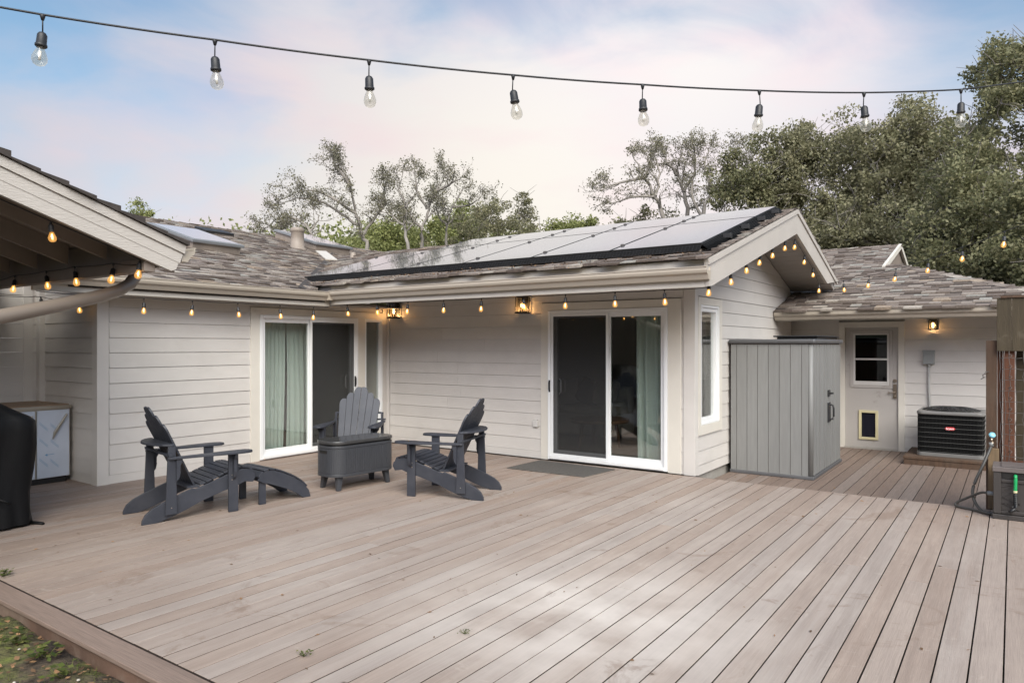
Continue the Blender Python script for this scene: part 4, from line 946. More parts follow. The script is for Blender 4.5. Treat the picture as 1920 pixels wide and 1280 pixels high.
# ---------------------------------------------------------------- chairs
def curvez(x):       # top line of the seat side rail
    return
def make_chair(label, loc, rz):
    t = thing('adirondack_chair', label, 'chair', loc, rz, 'charcoal adirondack chairs')
    fy = lambda y0: (lambda p, q, tt: (p, tt, q))
    rail = [(.20, .250), (.225, .30), (.215, .335), (.17, .372), (.10, .385), (.02, .372), (-.06, .345), (-.16, .308), (-.26, .275), (-.33, .252),
            (-.36, .262), (-.44, .235), (-.62, .165), (-.70, .128), (-.755, .085), (-.782, .035), (-.785, 0), (-.66, 0), (-.52, .04), (-.40, .085), (-.30, .13), (-.10, .195), (.05, .235), (.12, .262)]
    for s in (-1, 1):
        b = MB(); b.prism(rail, fy(0), s * .262, s * .286); b.build('side_rail', CHAIR, t, bevel=.003)
        b = MB(); b.box(-.045, .045, s * .289, s * .315, 0, .545); b.build('front_leg', CHAIR, t, bevel=.003)
        b = MB(); b.prism([(-.60, 0.06), (-.50, .06), (-.515, .66), (-.575, .66)], fy(0), s * .289, s * .311); b.build('rear_leg', CHAIR, t, bevel=.003)
        b = MB(); arm = [(.155, .30), (.165, .34), (.15, .385), (.10, .405), (.02, .41), (-.10, .40), (-.30, .365), (-.50, .345), (-.56, .34), (-.58, .325), (-.57, .305), (-.48, .298), (-.30, .290), (-.10, .272), (.06, .262), (.12, .27)]
        b.prism([(x, s * y) for x, y in arm], lambda p, q, tt: (p, q, tt), .547, .569); b.build('armrest', CHAIR, t, bevel=.004)
        b = MB(); br = [(0, .545), (.075, .545), (.068, .515), (.048, .49), (.046, .44), (.05, .38), (.035, .33), (0, .30)]
        b.prism([(x - 0.0, z_) for x, z_ in br], lambda p, q, tt: (tt, s * (.316 + p * .95), q), -.012, .012); b.build('arm_bracket', CHAIR, t, bevel=.002)
        b = MB(); b.prism([(x * .7, z_ if z_ > .4 else z_ + .05) for x, z_ in br], lambda p, q, tt: (-.545 + p + .032, tt, q - .0), s * .312, s * .33); b.build('arm_bracket', CHAIR, t)
    b = MB()          # seat slats following the rail
    top = [(.155, .382), (.10, .392), (.045, .386), (-.01, .372), (-.065, .352), (-.12, .332), (-.175, .311), (-.23, .291), (-.285, .273)]
    b2 = top
    for (x, z_), (x2, z2) in zip(b2[:-1], b2[1:]):
        dx, dz = x2 - x, z2 - z_; l_ = math.hypot(dx, dz); ux, uz = dx / l_, dz / l_
        p = (x + ux * .004, z_ + uz * .004); q = (x2 - ux * .004, z2 - uz * .004); n = (uz * .016, -ux * .016)
        if n[1] < 0: n = (-n[0], -n[1])
        b.prism([p, q, (q[0] + n[0], q[1] + n[1]), (p[0] + n[0], p[1] + n[1])], fy(0), -.290 if x > -.0 and False else -.262, .262)
    b.prism([(.178, .375), (.20, .33), (.215, .335), (.195, .385)], fy(0), -.262, .262)
    b.build('seat', CHAIR, t, bevel=.002)
    b = MB(); b.box(-.40, -.29, -.262, .262, .262, .280); b.build('rear_seat_board', CHAIR, t, bevel=.002)
    # backrest: six fanned slats with rounded tops, leaning back
    ang = R(25.5); O = Vector((-.315, 0, .262)); up = Vector((-math.sin(ang), 0, math.cos(ang))); n = Vector((math.cos(ang), 0, math.sin(ang)))
    H_ = [.655, .735, .815, .815, .735, .655]; b = MB()
    wb = .070; wt = .088
    for i in range(6):
        c0 = (i - 2.5) * (wb + .005); c1 = (i - 2.5) * (wt + .005); h = H_[i]
        poly = [(c0 - wb / 2, 0), (c0 + wb / 2, 0)]
        f1 = h / .815; cc = c0 + (c1 - c0) * f1; hw = (wb + (wt - wb) * f1) / 2
        side = 1 if i > 2 else -1; top_ = []
        for k in range(0, 9):       # only the outer shoulder of each slat is rounded
            a_ = math.pi / 2 * k / 8
            top_.append((cc + side * (-hw * .15 + hw * 1.15 * math.cos(a_)), h - .075 + .075 * math.sin(a_)))
        top_.append((cc - side * hw, h - .004))
        poly += top_ if side > 0 else top_[::-1]
        f3 = lambda p, q, tt: tuple(O + Vector((0, p, 0)) + up * q + n * tt)
        b.prism(poly, f3, -.009, .009)
    b.build('backrest', CHAIR, t, bevel=.002)
    b = MB(); poly = [(-.43, -.31), (-.43, .31), (-.50, .295), (-.575, .23), (-.625, .13), (-.64, 0), (-.625, -.13), (-.575, -.23), (-.50, -.295)]
    poly = [(x - .075, y) for x, y in poly]
    poly = [(-.524, -.315), (-.524, .315), (-.55, .318), (-.61, .27), (-.66, .18), (-.69, .08), (-.695, 0), (-.69, -.08), (-.66, -.18), (-.61, -.27), (-.55, -.318)]
    b.prism(poly, lambda p, q, tt: (p, q, tt), .661, .680); b.build('back_support', CHAIR, t, bevel=.004)
    b = MB(); b.beam((-.565, -.34, .585), (-.565, .34, .585), .03, .022); b.build('cross_rail', CHAIR, t)
    b = MB(); b.box(-.03, -.008, -.262, .262, .285, .345); b.build('stretcher', CHAIR, t)
    for s in (-1, 1):
        for (x, z_) in ((-.55, .12), (-.015, .30), (-.015, .345)):
            b = MB(); b.tube([(x, s * .3105 if x < -.1 else s * .3145, z_), (x, s * .3135 if x < -.1 else s * .3175, z_)], .0055, 8); b.build('bolt', STEEL, t)
    return t
ch = make_chair('charcoal adirondack chair seen from the side at left, footstool in front of it', (-6.262, 3.975, .001), R(78.9))
dup(ch, (-6.68, 5.96, .001), R(-57), 'charcoal adirondack chair facing the camera, behind the storage table')
dup(ch, (-5.155, 5.66, .001), R(-163), 'charcoal adirondack chair at right of the storage table, seen from behind its side')
# footstool
ft = thing('footstool', 'low charcoal slatted footstool with curved side rails in front of the left chair', 'footstool', (-6.19, 4.27, .001), R(84))
prof = [(-.06, .245), (-.02, .30), (.03, .325), (.10, .325), (.20, .29), (.33, .225), (.44, .15), (.505, .07), (.525, 0), (.44, 0), (.36, .06), (.26, .115), (.14, .165), (.06, .195), (0, .21)]
for s in (-1, 1):
    b = MB(); b.prism(prof, lambda p, q, tt: (p, tt, q), s * .205, s * .228); b.build('side_rail', CHAIR, ft, bevel=.003)
    b = MB(); b.box(-.03, .04, s * .180, s * .203, 0, .24); b.build('leg', CHAIR, ft, bevel=.003)
b = MB(); tp = [(-.05, .265), (.005, .318), (.06, .335), (.125, .325), (.19, .30), (.25, .272), (.31, .242), (.37, .205), (.43, .160), (.48, .105)]
for (x, z_), (x2, z2) in zip(tp[:-1], tp[1:]):
    dx, dz = x2 - x, z2 - z_; l_ = math.hypot(dx, dz); ux, uz = dx / l_, dz / l_; nn = (-uz * .014, ux * .014)
    p = (x + ux * .004, z_ + uz * .004); q = (x2 - ux * .004, z2 - uz * .004)
    b.prism([p, q, (q[0] + nn[0], q[1] + nn[1]), (p[0] + nn[0], p[1] + nn[1])], lambda p_, q_, tt: (p_, tt, q_), -.229, .229)
b.build('seat', CHAIR, ft, bevel=.002)

# storage / cooler table with rounded ends
ct = thing('storage_table', 'charcoal rounded storage table with glossy lid between the three chairs', 'storage table', (-5.985, 5.45, .001), R(84))
def stadium(l, w, r, n=8):
    pts = []
    for cx_, cy_, a0 in ((l / 2 - r, w / 2 - r, 0), (-l / 2 + r, w / 2 - r, 90), (-l / 2 + r, -w / 2 + r, 180), (l / 2 - r, -w / 2 + r, 270)):
        for k in range(n + 1): a_ = R(a0 + 90 * k / n); pts.append((cx_ + r * math.cos(a_), cy_ + r * math.sin(a_)))
    return pts
zf = lambda p, q, tt: (p, q, tt)
LN, WD = .84, .40
b = MB(); b.prism(stadium(LN, WD, .15), zf, .16, .47); b.build('body', COOL, ct)
b = MB()
pp = stadium(LN + .002, WD + .002, .151, 12)
per = []; tot = 0
for i in range(len(pp)):
    p, q = Vector(pp[i]), Vector(pp[(i + 1) % len(pp)]); d = (q - p).length; m_n = max(1, round(d / .024))
    for k in range(m_n): per.append((p.lerp(q, (k + .5) / m_n), (q - p).normalized()))
for p, d in per[::1]: b.beam((p.x, p.y, .185), (p.x, p.y, .445), .018, .006, up=(d.y, -d.x, 0))
b.build('ribbing', COOL, ct)
b = MB(); b.prism(stadium(LN + .012, WD + .012, .155), zf, .150, .18); b.prism(stadium(LN + .012, WD + .012, .155), zf, .452, .478); b.build('band', COOL, ct, bevel=.003)
b = MB(); b.prism(stadium(LN + .02, WD + .02, .16, 10), zf, .495, .53); b.build('lid', COOLTOP, ct, bevel=.008)
b = MB(); b.prism(stadium(LN - .03, WD - .03, .14), zf, .478, .495); b.build('lid_gap', BLACKM, ct)
for sx, sy in ((1, 1), (1, -1), (-1, 1), (-1, -1)):
    b = MB(); x, y = sx * .31, sy * .125
    b.add([(x - .035, y - .03, .152), (x + .035, y - .03, .152), (x + .035, y + .03, .152), (x - .035, y + .03, .152)] + [(x + sx * .02 + a_, y + sy * .02 + c_, 0) for a_, c_ in ((-.022, -.02), (.022, -.02), (.022, .02), (-.022, .02))],
          [(0, 1, 2, 3), (4, 7, 6, 5), (0, 4, 5, 1), (1, 5, 6, 2), (2, 6, 7, 3), (3, 7, 4, 0)]); b.build('leg', COOL, ct, bevel=.004)
b = MB(); b.box(-LN / 2 - .006, -LN / 2 + .01, -.07, .07, .395, .43); b.build('hand_slot', BLACKM, ct, bevel=.006)
b = MB(); b.box(-LN / 2 - .009, -LN / 2 + .0, -.08, .08, .43, .437); b.build('slot_lip', COOL, ct)
# door mat
b = MB(); b.prism([(-5.22, 7.27), (-4.12, 7.30), (-4.05, 7.96), (-5.20, 8.02)], lambda p, q, tt: (p, q, tt), .001, .011); o = b.build('door_mat', MAT_, bevel=.003)
tag(o, 'flat dark grey door mat in front of the right sliding door', 'door mat')

# ---------------------------------------------------------------- curtains, sofa, table seen through glass
def curtain_obj(mapf, u0, u1, z0, z1, o_, label, seed, amp=.035, waves=7):
    rg = random.Random(seed); n = int((u1 - u0) / .012); nz = 18; vs_ = []; fs_ = []
    ph = [rg.uniform(0, 6.3) for _ in range(4)]
    for j in range(nz + 1):
        z_ = z0 + (z1 - z0) * j / nz; g_ = 1 - .55 * (j / nz)
        for i in range(n + 1):
            f = i / n; u = u0 + (u1 - u0) * f + .02 * math.sin(ph[2] + 3 * j / nz) * g_
            s = math.sin(2 * math.pi * waves * f + ph[0] + .8 * math.sin(2.3 * j / nz + ph[1])) + .5 * math.sin(2 * math.pi * waves * 1.7 * f + ph[3])
            vs_.append(mapf(u, o_ + amp * s * (.45 + .55 * g_), z_))
    for j in range(nz):
        for i in range(n): a_ = j * (n + 1) + i; fs_.append((a_, a_ + 1, a_ + n + 2, a_ + n + 1))
    ob = fm(np.array(vs_), np.array(fs_), 'curtain', CURT); ob.data.polygons.foreach_set('use_smooth', [True] * len(fs_)); tag(ob, label, 'curtain'); return ob
curtain_obj(mL, 5.84, 6.40, .04, 1.93, -.24, 'pale sea green curtain filling the left half of the left sliding door', 1, waves=9, amp=.018)
curtain_obj(mL, 6.44, 6.80, .04, 1.93, -.26, 'bunched sea green curtain edge beside the screen of the left sliding door', 2, waves=4, amp=.03)
curtain_obj(mA, -3.97, -3.42, .04, 2.0, -.26, 'sea green curtain gathered at the right side of the right sliding door', 3, waves=4, amp=.04)
sf = thing('sofa', 'pale sofa with cushions seen dimly through the right sliding door', 'sofa', (-6.3, 10.7, 0), R(0))
b = MB(); b.box(-1.0, 1.0, -.45, .45, .06, .40); b.build('base', SOFA, sf, bevel=.04)
b = MB(); b.box(-.82, -.01, -.42, .28, .40, .52); b.box(.01, .82, -.42, .28, .40, .52); b.build('seat_cushion', SOFA, sf, bevel=.04)
b = MB(); b.box(-1.0, 1.0, .22, .45, .40, .85); b.box(-1.0, -.82, -.45, .22, .40, .62); b.box(.82, 1.0, -.45, .22, .40, .62); b.build('backrest', SOFA, sf, bevel=.05)
for x, m_, rr_ in ((-.5, PILD, .2), (-.1, SOFA, -.2), (.3, PILD, .35), (.62, SOFA, .1)):
    b = MB(); b.box(-.22, .22, -.07, .07, -.22, .22); b.build('cushion', m_, sf, bevel=.05, loc=(x, .12, .74), rot=(-.25, rr_, 0))
tb = thing('coffee_table', 'round wooden coffee table dimly visible through the right sliding door', 'table', (-5.1, 9.5, 0))
b = MB(); b.lathe([(.44, .40), (.45, .41), (.45, .44), (.44, .45)], 28); b.build('tabletop', TABW, tb)
for a_ in (45, 135, 225, 315): b = MB(); b.tube([(.32 * math.cos(R(a_)), .32 * math.sin(R(a_)), 0), (.26 * math.cos(R(a_)), .26 * math.sin(R(a_)), .40)], [.018, .03], 8); b.build('leg', TABW, tb)
hp = thing('house_plant', 'arching leafy house plant behind the glass by the curtain', 'plant', (-3.75, 9.0, 0))
b = MB(); b.lathe([(.12, 0), (.16, .02), (.19, .35), (.17, .35)], 16); b.build('pot', LOUT, hp)
rg = random.Random(5); b = MB()
for i in range(34):
    a_ = rg.random() * 6.3; Lh = rg.uniform(.5, .8); tilt = rg.uniform(.15, .7); prev = None
    for k in range(7):
        f = k / 6; r_ = Lh * f * (.25 + tilt * f); z_ = .35 + Lh * f * (1.2 - .8 * tilt * f); w = .045 * math.sin(math.pi * (f * .9 + .08)); c = Vector((r_ * math.cos(a_), r_ * math.sin(a_), z_)); s_ = Vector((-math.sin(a_), math.cos(a_), 0)) * w
        if prev: b.add([prev[0], prev[1], c + s_, c - s_], [(0, 1, 2, 3)])
        prev = (c - s_, c + s_)
b.build('foliage', LEAFI, hp)

# ---------------------------------------------------------------- shed
sh = thing('storage_shed', 'tall grey vertical-plank resin shed with black latch against the gable wall', 'shed', (-2.56, 10.26, -.13))
SW = dict(parent=sh, world=True); x0, x1, y0, y1, zb, zt = -3.07, -2.045, 9.39, 11.13, -.13, 1.575
b = MB(); b.box(x0, x1 - .012, y0 + .012, y1, zb + .03, zt); b.build('body', SHEDG, **SW)
b = MB(); n = 8; w = (x1 - .07 - x0) / (n - 1)
for i in range(n):
    a_ = x0 + i * w - (.06 if i else 0); c = x0 + (i + 1) * w - .06
    if i == n - 1: c = x1 - .05
    b.box(a_ + (.003 if i else 0), c - .003, y0, y0 + .03, zb + .04, zt - .01)
b.tube([(x1 - .03, y0 + .03, zb + .04), (x1 - .03, y0 + .03, zt - .01)], .032, 16)
b.build('side_panel', SHED, **SW)
# two doors on the right face made of narrow ribs
for (ya, yb) in ((y0 + .07, y0 + .885), (y0 + .893, y1 - .03)):
    b = MB(); m_ = 11; w = (yb - ya) / m_
    for i in range(m_): b.box(x1 - .03, x1 + (.0 if i % 2 else .004), ya + i * w + .002, ya + (i + 1) * w - .002, zb + .05, zt - .012)
    b.build('door', SHED, **SW)
b = MB(); b.box(x0 - .025, x1 + .035, y0 - .035, y1 + .02, zt, zt + .055); b.build('lid', SHEDL, **SW, bevel=.02)
b = MB(); b.box(x0 + .5, x1 - .02, y0 + .35, y1 - .1, zt + .055, zt + .085); b.box(x0 + .46, x1 + .0, y0 + .31, y1 - .06, zt + .086, zt + .105); b.build('hatch', BLACKP, **SW, bevel=.01)
b = MB(); b.box(x0 - .01, x1 + .02, y0 - .02, y1 + .01, zb + .001, zb + .042); b.build('base', SHEDL, **SW, bevel=.008)
b = MB(); yh = y0 + .875; X = x1 + .004
b.box(X, X + .02, yh - .03, yh + .07, .865, .95); b.box(X + .02, X + .07, yh - .01, yh + .02, .895, .92); b.build('latch', BLACKP, **SW, bevel=.004)
b = MB(); b.box(X, X + .018, yh - .03, yh + .10, .52, .78); b.tube([(X + .01, yh + .03, .55), (X + .055, yh + .04, .56), (X + .065, yh + .04, .60), (X + .065, yh + .04, .70), (X + .055, yh + .04, .745), (X + .01, yh + .03, .755)], .013, 8); b.build('handle', BLACKP, **SW, bevel=.004)

# ---------------------------------------------------------------- air conditioner and electrics
pad = thing('equipment_pad', 'weathered dark timber pad under the air conditioner', 'pad', (-.8, 11.9, -.13))
b = MB(); b.box(-1.28, -.2, 11.42, 12.5, -.05, -.012); b.build('top', BROWNW, parent=pad, world=True, bevel=.005)
b = MB(); b.box(-1.27, -.21, 11.43, 12.49, -.129, -.0505); b.build('frame', BROWNW, parent=pad, world=True)
ac = thing('air_conditioner', 'dark grilled air conditioner with a red badge on the back wall deck', 'air conditioner', (-.73, 12.0, -.011), R(0))
AX0, AX1, AY0, AY1 = -.39, .40, -.40, .42; AB, AT = .03, .585
def rrect(x0, x1, y0, y1, r, n=5): return [(p + (x0 + x1) / 2, q + (y0 + y1) / 2) for p, q in stadium(x1 - x0, y1 - y0, r, n)]
b = MB(); b.prism(rrect(AX0 - .01, AX1 + .01, AY0 - .01, AY1 + .01, .07), zf, .0, AB + .02); b.build('base_pan', ACG, ac, bevel=.005)
b = MB(); b.prism(rrect(AX0 + .02, AX1 - .02, AY0 + .02, AY1 - .02, .06), zf, AB, AT); b.build('coil', ACD, ac)
b = MB(); pr = rrect(AX0, AX1, AY0, AY1, .07, 4)
for i in range(len(pr)):
    p, q = Vector(pr[i]), Vector(pr[(i + 1) % len(pr)]); m_ = max(1, round((q - p).length / .0165))
    for k in range(m_): c = p.lerp(q, k / m_); b.beam((c.x, c.y, AB), (c.x, c.y, AT), .003, .003, up=(1, 0, 0))
b.build('fin_grille', mat('grille_wire', (.012, .012, .012), .6, spec=.2), ac)
b = MB()
for j in range(8):
    z_ = AB + .035 + j * .067; P = [(p, q, z_) for p, q in rrect(AX0 - .003, AX1 + .003, AY0 - .003, AY1 + .003, .07, 4)]; b.tube(P + [P[0]], .0032, 5)
for x in (AX0 + .05, 0, AX1 - .05): b.beam((x, AY0 - .004, AB), (x, AY0 - .004, AT), .005, .004)
b.build('guard_wire', mat('grille_wire_pale', (.065, .065, .06), .5), ac)
b = MB(); b.prism(rrect(AX0 - .012, AX1 + .012, AY0 - .012, AY1 + .012, .08), zf, AT, AT + .045); b.build('top_cap', ACG, ac, bevel=.012)
b = MB(); 
for k in range(20):
    a_ = 2 * math.pi * k / 20; b.tube([(.07 * math.cos(a_), .07 * math.sin(a_), AT + .088), (.22 * math.cos(a_ + .15), .22 * math.sin(a_ + .15), AT + .085), (.36 * math.cos(a_ + .3), .36 * math.sin(a_ + .3), AT + .045)], .006, 5)
for r_, z_ in ((.10, .088), (.17, .088), (.24, .083), (.31, .066), (.36, .047)):
    P = [(r_ * math.cos(R(a_)), r_ * math.sin(R(a_)), AT + z_) for a_ in range(0, 360, 15)]; b.tube(P + [P[0]], .0045, 5)
b.lathe([(.09, .075), (.09, .095), (.02, .10)], 16, (0, 0, AT)); b.build('fan_guard', BLACKP, ac)
b = MB(); b.lathe([(.30, .0455), (.30, .048)], 24, (0, 0, AT)); b.build('fan_well', BLACKM, ac)
b = MB(); b.prism([(-.062, .0), (-.045, -.021), (.045, -.021), (.062, 0), (.045, .021), (-.045, .021)], lambda p, q, tt: (p + .01, tt, q + .40), AY0 - .018, AY0 - .006); bd = b.build('badge', REDB, ac, bevel=.003)
cu = bpy.data.curves.new('badge_text', 'FONT'); cu.body = 'bryant'; cu.size = .036; cu.align_x = 'CENTER'; cu.align_y = 'CENTER'; cu.extrude = .001; cu.offset = .0006
tmp = bpy.data.objects.new('tmp', cu); C.objects.link(tmp); dg = bpy.context.evaluated_depsgraph_get(); me = bpy.data.meshes.new_from_object(tmp.evaluated_get(dg)); bpy.data.objects.remove(tmp)
me.materials.clear(); me.materials.append(WHITEP); tx = bpy.data.objects.new('badge_lettering', me); C.objects.link(tx); tx.parent = bd; tx.rotation_euler = (R(90), 0, 0); tx.location = (.01, AY0 - .0195, .401)
eb = thing('electrical_box', 'grey electrical disconnect box with conduit on the back wall above the air conditioner', 'electrical box', (-1.07, YB - .005, 1.36))
b = MB(); b.box(-.075, .075, -.09, 0, -.10, .11); b.build('box', BOXG, eb, bevel=.006)
b = MB(); b.box(-.082, .082, -.10, .0, .085, .115); b.box(-.05, .05, -.096, -.09, .02, .055); b.build('cover', BOXG, eb, bevel=.004)
b = MB(); b.tube([(.0, -.04, -.10), (.0, -.04, -.5), (.012, -.04, -.7), (.015, -.05, -1.2)], .016, 10); b.tube([(.0, -.04, -.10), (.0, -.04, -.14)], .024, 10); b.build('conduit', PVC, eb)

# ---------------------------------------------------------------- alcove: outdoor kitchen cabinet, covered grill
cb = thing('outdoor_cabinet', 'steel cabinet in blue protective film with wooden top in the alcove', 'cabinet', (-9.2, 2.9, 0))
CK = dict(parent=cb, world=True)
b = MB(); b.box(-9.66, -8.83, 1.6, 3.715, .07, .84); b.build('carcass', STEEL, **CK)
b = MB(); b.box(-9.6, -8.86, 1.62, 3.69, .001, .069); b.build('plinth', BLACKM, **CK)
b = MB(); b.box(-9.66, -8.80, 1.58, 3.722, .842, .874); b.build('counter_edge', STEEL, **CK, bevel=.003)
b = MB(); b.box(-9.64, -8.82, 1.6, 3.70, .875, .884); b.build('counter_top', COUNTER, **CK)
for (ya, yb) in ((3.375, 3.70), (3.03, 3.353), (2.68, 3.01), (2.33, 2.66), (1.98, 2.31)):
    b = MB(); b.box(-8.829, -8.812, ya, yb, .075, .825); dr = b.build('door', FILM, **CK, bevel=.002)
    b = MB(); b.prism([(yb - .035, .765), (yb - .025, .775), (yb - .16, .50), (yb - .175, .535)] if False else [(yb - .028, .762), (yb - .034, .78), (yb - .165, .58), (yb - .178, .50)], lambda p, q, t: (t, p, q), -8.811, -8.785); b.build('pull', STEEL, parent=dr, world=True, bevel=.003)
    b = MB(); rg = random.Random(int(ya * 100))
    for (za, n_) in ((.70, 3), (.52, 3), (.30, 3)):
        for k in range(n_):
            y_a = ya + .02 + k * .11
            if y_a + .1 > yb: continue
            for dz in (0, .018): b.beam((-8.8112, y_a, za - dz - .02 * k), (-8.8112, y_a + .085, za - .085 - dz - .02 * k), .0008, .0035, up=(0, 0, 1))
    b.beam((-8.8112, ya + .08, .33), (-8.8112, ya + .17, .335), .0008, .005)
    b.prism([(ya + .075, .33), (ya + .10, .345), (ya + .10, .315)], lambda p, q, t: (t, p, q), -8.8118, -8.811)
    b.build('film_print', FILMB, parent=dr, world=True)
# covered grill: lofted cover with soft folds
gr = thing('grill', 'barbecue grill hidden under a draped black cover at the left edge', 'grill', (-7.35, 2.0, 0))
rg = random.Random(2); b = MB(); n = 64
lv = [(0.02, 1.0), (.10, 1.0), (.3, .995), (.5, 1.0), (.7, 1.02), (.82, 1.04), (.90, 1.05), (.945, 1.0), (.985, .90), (1.02, .80), (1.07, .66), (1.10, .5), (1.10, .2), (1.10, .01)]
base = stadium(1.25, .62, .10, 6)
def resample(P, n):
    P = [Vector(p) for p in P]; L_ = [0]; 
    for i in range(len(P)): L_.append(L_[-1] + (P[(i + 1) % len(P)] - P[i]).length)
    o_ = []
    for k in range(n):
        s = L_[-1] * k / n; i = max(j for j in range(len(P)) if L_[j] <= s); f = (s - L_[i]) / max(1e-6, L_[i + 1] - L_[i]); o_.append(P[i].lerp(P[(i + 1) % len(P)], f))
    return o_
bp_ = resample(base, n); o0 = len(b.v)
for j, (z_, s_) in enumerate(lv):
    for k, p in enumerate(bp_):
        w = .022 * math.sin(k * .9 + 2.2 * z_) + .014 * math.sin(k * 2.1 - 5 * z_) + .012 * math.sin(k * .37 + 9 * z_)
        q = p * s_ + p.normalized() * w * (1.2 - .5 * z_) if s_ > .15 else p * s_
        b.v.append((q.x, q.y, z_ + .006 * math.sin(k * .5 + j)))
for j in range(len(lv) - 1):
    for k in range(n): b.face((o0 + j * n + k, o0 + j * n + (k + 1) % n, o0 + (j + 1) * n + (k + 1) % n, o0 + (j + 1) * n + k), True)
co_ = b.build('cover', COVER, gr, loc=(.12, 0, 0), rot=(0, 0, R(86)))
b = MB(); b.tube([(.46, .30, .30), (.53, .36, .27), (.55, .41, .24)], .012, 4); b.tube([(.36, .60, .02), (.44, .66, .012), (.48, .68, .008)], .016, 4); b.build('strap', COVER, gr)
b = MB(); 
for x_, y_ in ((-.15, -.5), (.35, -.5), (-.15, .5), (.35, .5)): b.box(x_ - .02, x_ + .02, y_ - .02, y_ + .02, .001, .6)
b.build('leg', BLACKM, gr)

# ---------------------------------------------------------------- right: trellis fence, hose, reel box
tf = thing('trellis_fence', 'rough redwood post and trellis fence with welded wire at the right edge', 'fence', (-.1, 8.2, -.13))
TK = dict(parent=tf, world=True)
b = MB(); b.box(-.215, -.128, 8.20, 8.29, -.128, 1.60); b.build('post', BROWNW, **TK, bevel=.004)
b = MB(); b.box(-.125, -.085, 8.26, 8.30, -.128, 1.60); b.build('board', REDW, **TK)
b = MB(); b.box(-.080, .012, 8.20, 8.24, .2, 1.58); b.build('post', REDW, **TK, bevel=.003)
b = MB(); b.box(-.127, .8, 8.19, 8.30, 1.585, 1.602); b.box(-.08, .8, 8.22, 8.27, .40, .46); b.build('rail', REDW, **TK)
b = MB(); x = .02
while x < .8: b.box(x, x + .13, 8.33, 8.35, -.1, 1.58); x += .145
b.build('backing_board', OLDW, **TK)
b = MB(); x = -.128
for i in range(8): b.box(x, x + .116, 8.155, 8.185, 1.50, 2.0); x += .118
b.build('header_plank', OLDW, **TK, bevel=.002)
b = MB(); b.box(-.10, .85, 8.14, 8.30, 2.001, 2.02); b.build('cap_rail', BROWNW, **TK)
b = MB(); rg = random.Random(6)
z_ = .30
while z_ < 1.5:
    P = [(-.10 + i * .04, 8.15 + rg.uniform(-.008, .008), z_ + rg.uniform(-.005, .005)) for i in range(20)]; b.tube(P, .0026, 5); z_ += .103
for x in (-.10, -.065, -.03, .02, .08, .18, .28, .38, .48, .58):
    P = [(x + rg.uniform(-.010, .010), 8.148 + rg.uniform(-.006, .006), .22 + i * .08) for i in range(17)]; b.tube(P, .0028, 5)
for k in range(12):
    z_ = .35 + k * .1; b.tube([(-.04, 8.14, z_), (-.02, 8.13, z_ + .02), (-.01, 8.145, z_ + .01), (-.03, 8.13, z_ - .02)], .003, 5)
b.build('wire_mesh', GALV, **TK)
b = MB(); b.tube([(-.215, 8.19, 1.28), (-.24, 8.16, 1.27), (-.235, 8.15, 1.24), (-.255, 8.15, 1.23)], .005, 5); b.tube([(-.19, 8.19, 1.30), (-.215, 8.17, 1.30), (-.24, 8.16, 1.26), (-.22, 8.15, 1.245)], .004, 5); b.build('wire_tie', GALV, **TK)
b = MB(); b.box(-.198, -.11, 8.13, 8.19, .0, .575); o = b.build('stake', PALEW, bevel=.004); tag(o, 'short pale wooden stake in front of the redwood fence post', 'stake')
tap = thing('garden_tap', 'outdoor tap with a pale blue handle on the redwood post', 'tap', (-.165, 8.13, .70))
b = MB(); b.lathe([(.006, -.006), (.024, -.002), (.030, .008), (.026, .016), (.010, .020)], 10); b.build('handle', BLUEK, tap, rot=(R(60), 0, R(15)))
b = MB(); b.tube([(0, .06, -.02), (0, .01, -.02), (0, -.005, -.035), (-.002, -.01, -.07)], .014, 8); b.lathe([(.019, -.09), (.021, -.085), (.021, -.065), (.016, -.06)], 10, (-.002, -.01, 0)); b.build('spout', BRONZE, tap)
def smooth(P, n=7):
    P = [Vector(p) for p in P]; o_ = []
    for i in range(len(P) - 1):
        p0, p1, p2, p3 = P[max(i - 1, 0)], P[i], P[i + 1], P[min(i + 2, len(P) - 1)]
        for k in range(n):
            t = k / n; o_.append(.5 * ((2 * p1) + (p2 - p0) * t + (2 * p0 - 5 * p1 + 4 * p2 - p3) * t * t + (3 * p1 - p0 - 3 * p2 + p3) * t ** 3))
    return o_ + [P[-1]]
hs = thing('garden_hose', 'black garden hose looping from the tap to the hose reel box', 'hose', (-.25, 7.95, 0))
b = MB(); b.tube(smooth([(-.167, 8.12, .615), (-.185, 8.10, .56), (-.235, 8.04, .42), (-.29, 8.0, .28), (-.315, 7.98, .17), (-.29, 7.95, .075), (-.235, 7.86, .024), (-.172, 7.82, .018), (-.145, 7.80, .016)]), .0135, 10)
b.tube(smooth([(-.145, 7.84, .20), (-.19, 7.84, .20), (-.25, 7.9, .185), (-.37, 8.0, .10), (-.44, 8.03, .05), (-.455, 8.02, .022), (-.41, 7.98, .016), (-.32, 7.93, .016), (-.24, 7.86, .016), (-.17, 7.81, .0165)]), .0115, 10); b.build('tube', RUBBER, hs, world=True)
b = MB(); b.tube([(-.142, 7.84, .20), (-.195, 7.84, .20)], .019, 10); b.tube([(-.167, 8.12, .60), (-.172, 8.115, .635)], .02, 10); b.build('coupling', BOXG, hs, world=True)
rb = thing('hose_reel_box', 'dark brown herringbone hose reel box with pale lid at the right edge', 'hose box', (.15, 7.9, .001))
RK = dict(parent=rb, world=True); X0, X1, Y0, Y1 = -.15, .46, 7.70, 8.05
b = MB(); b.box(X0 + .015, X1 - .015, Y0 + .02, Y1 - .02, .03, .45); b.build('body', REEL, **RK)
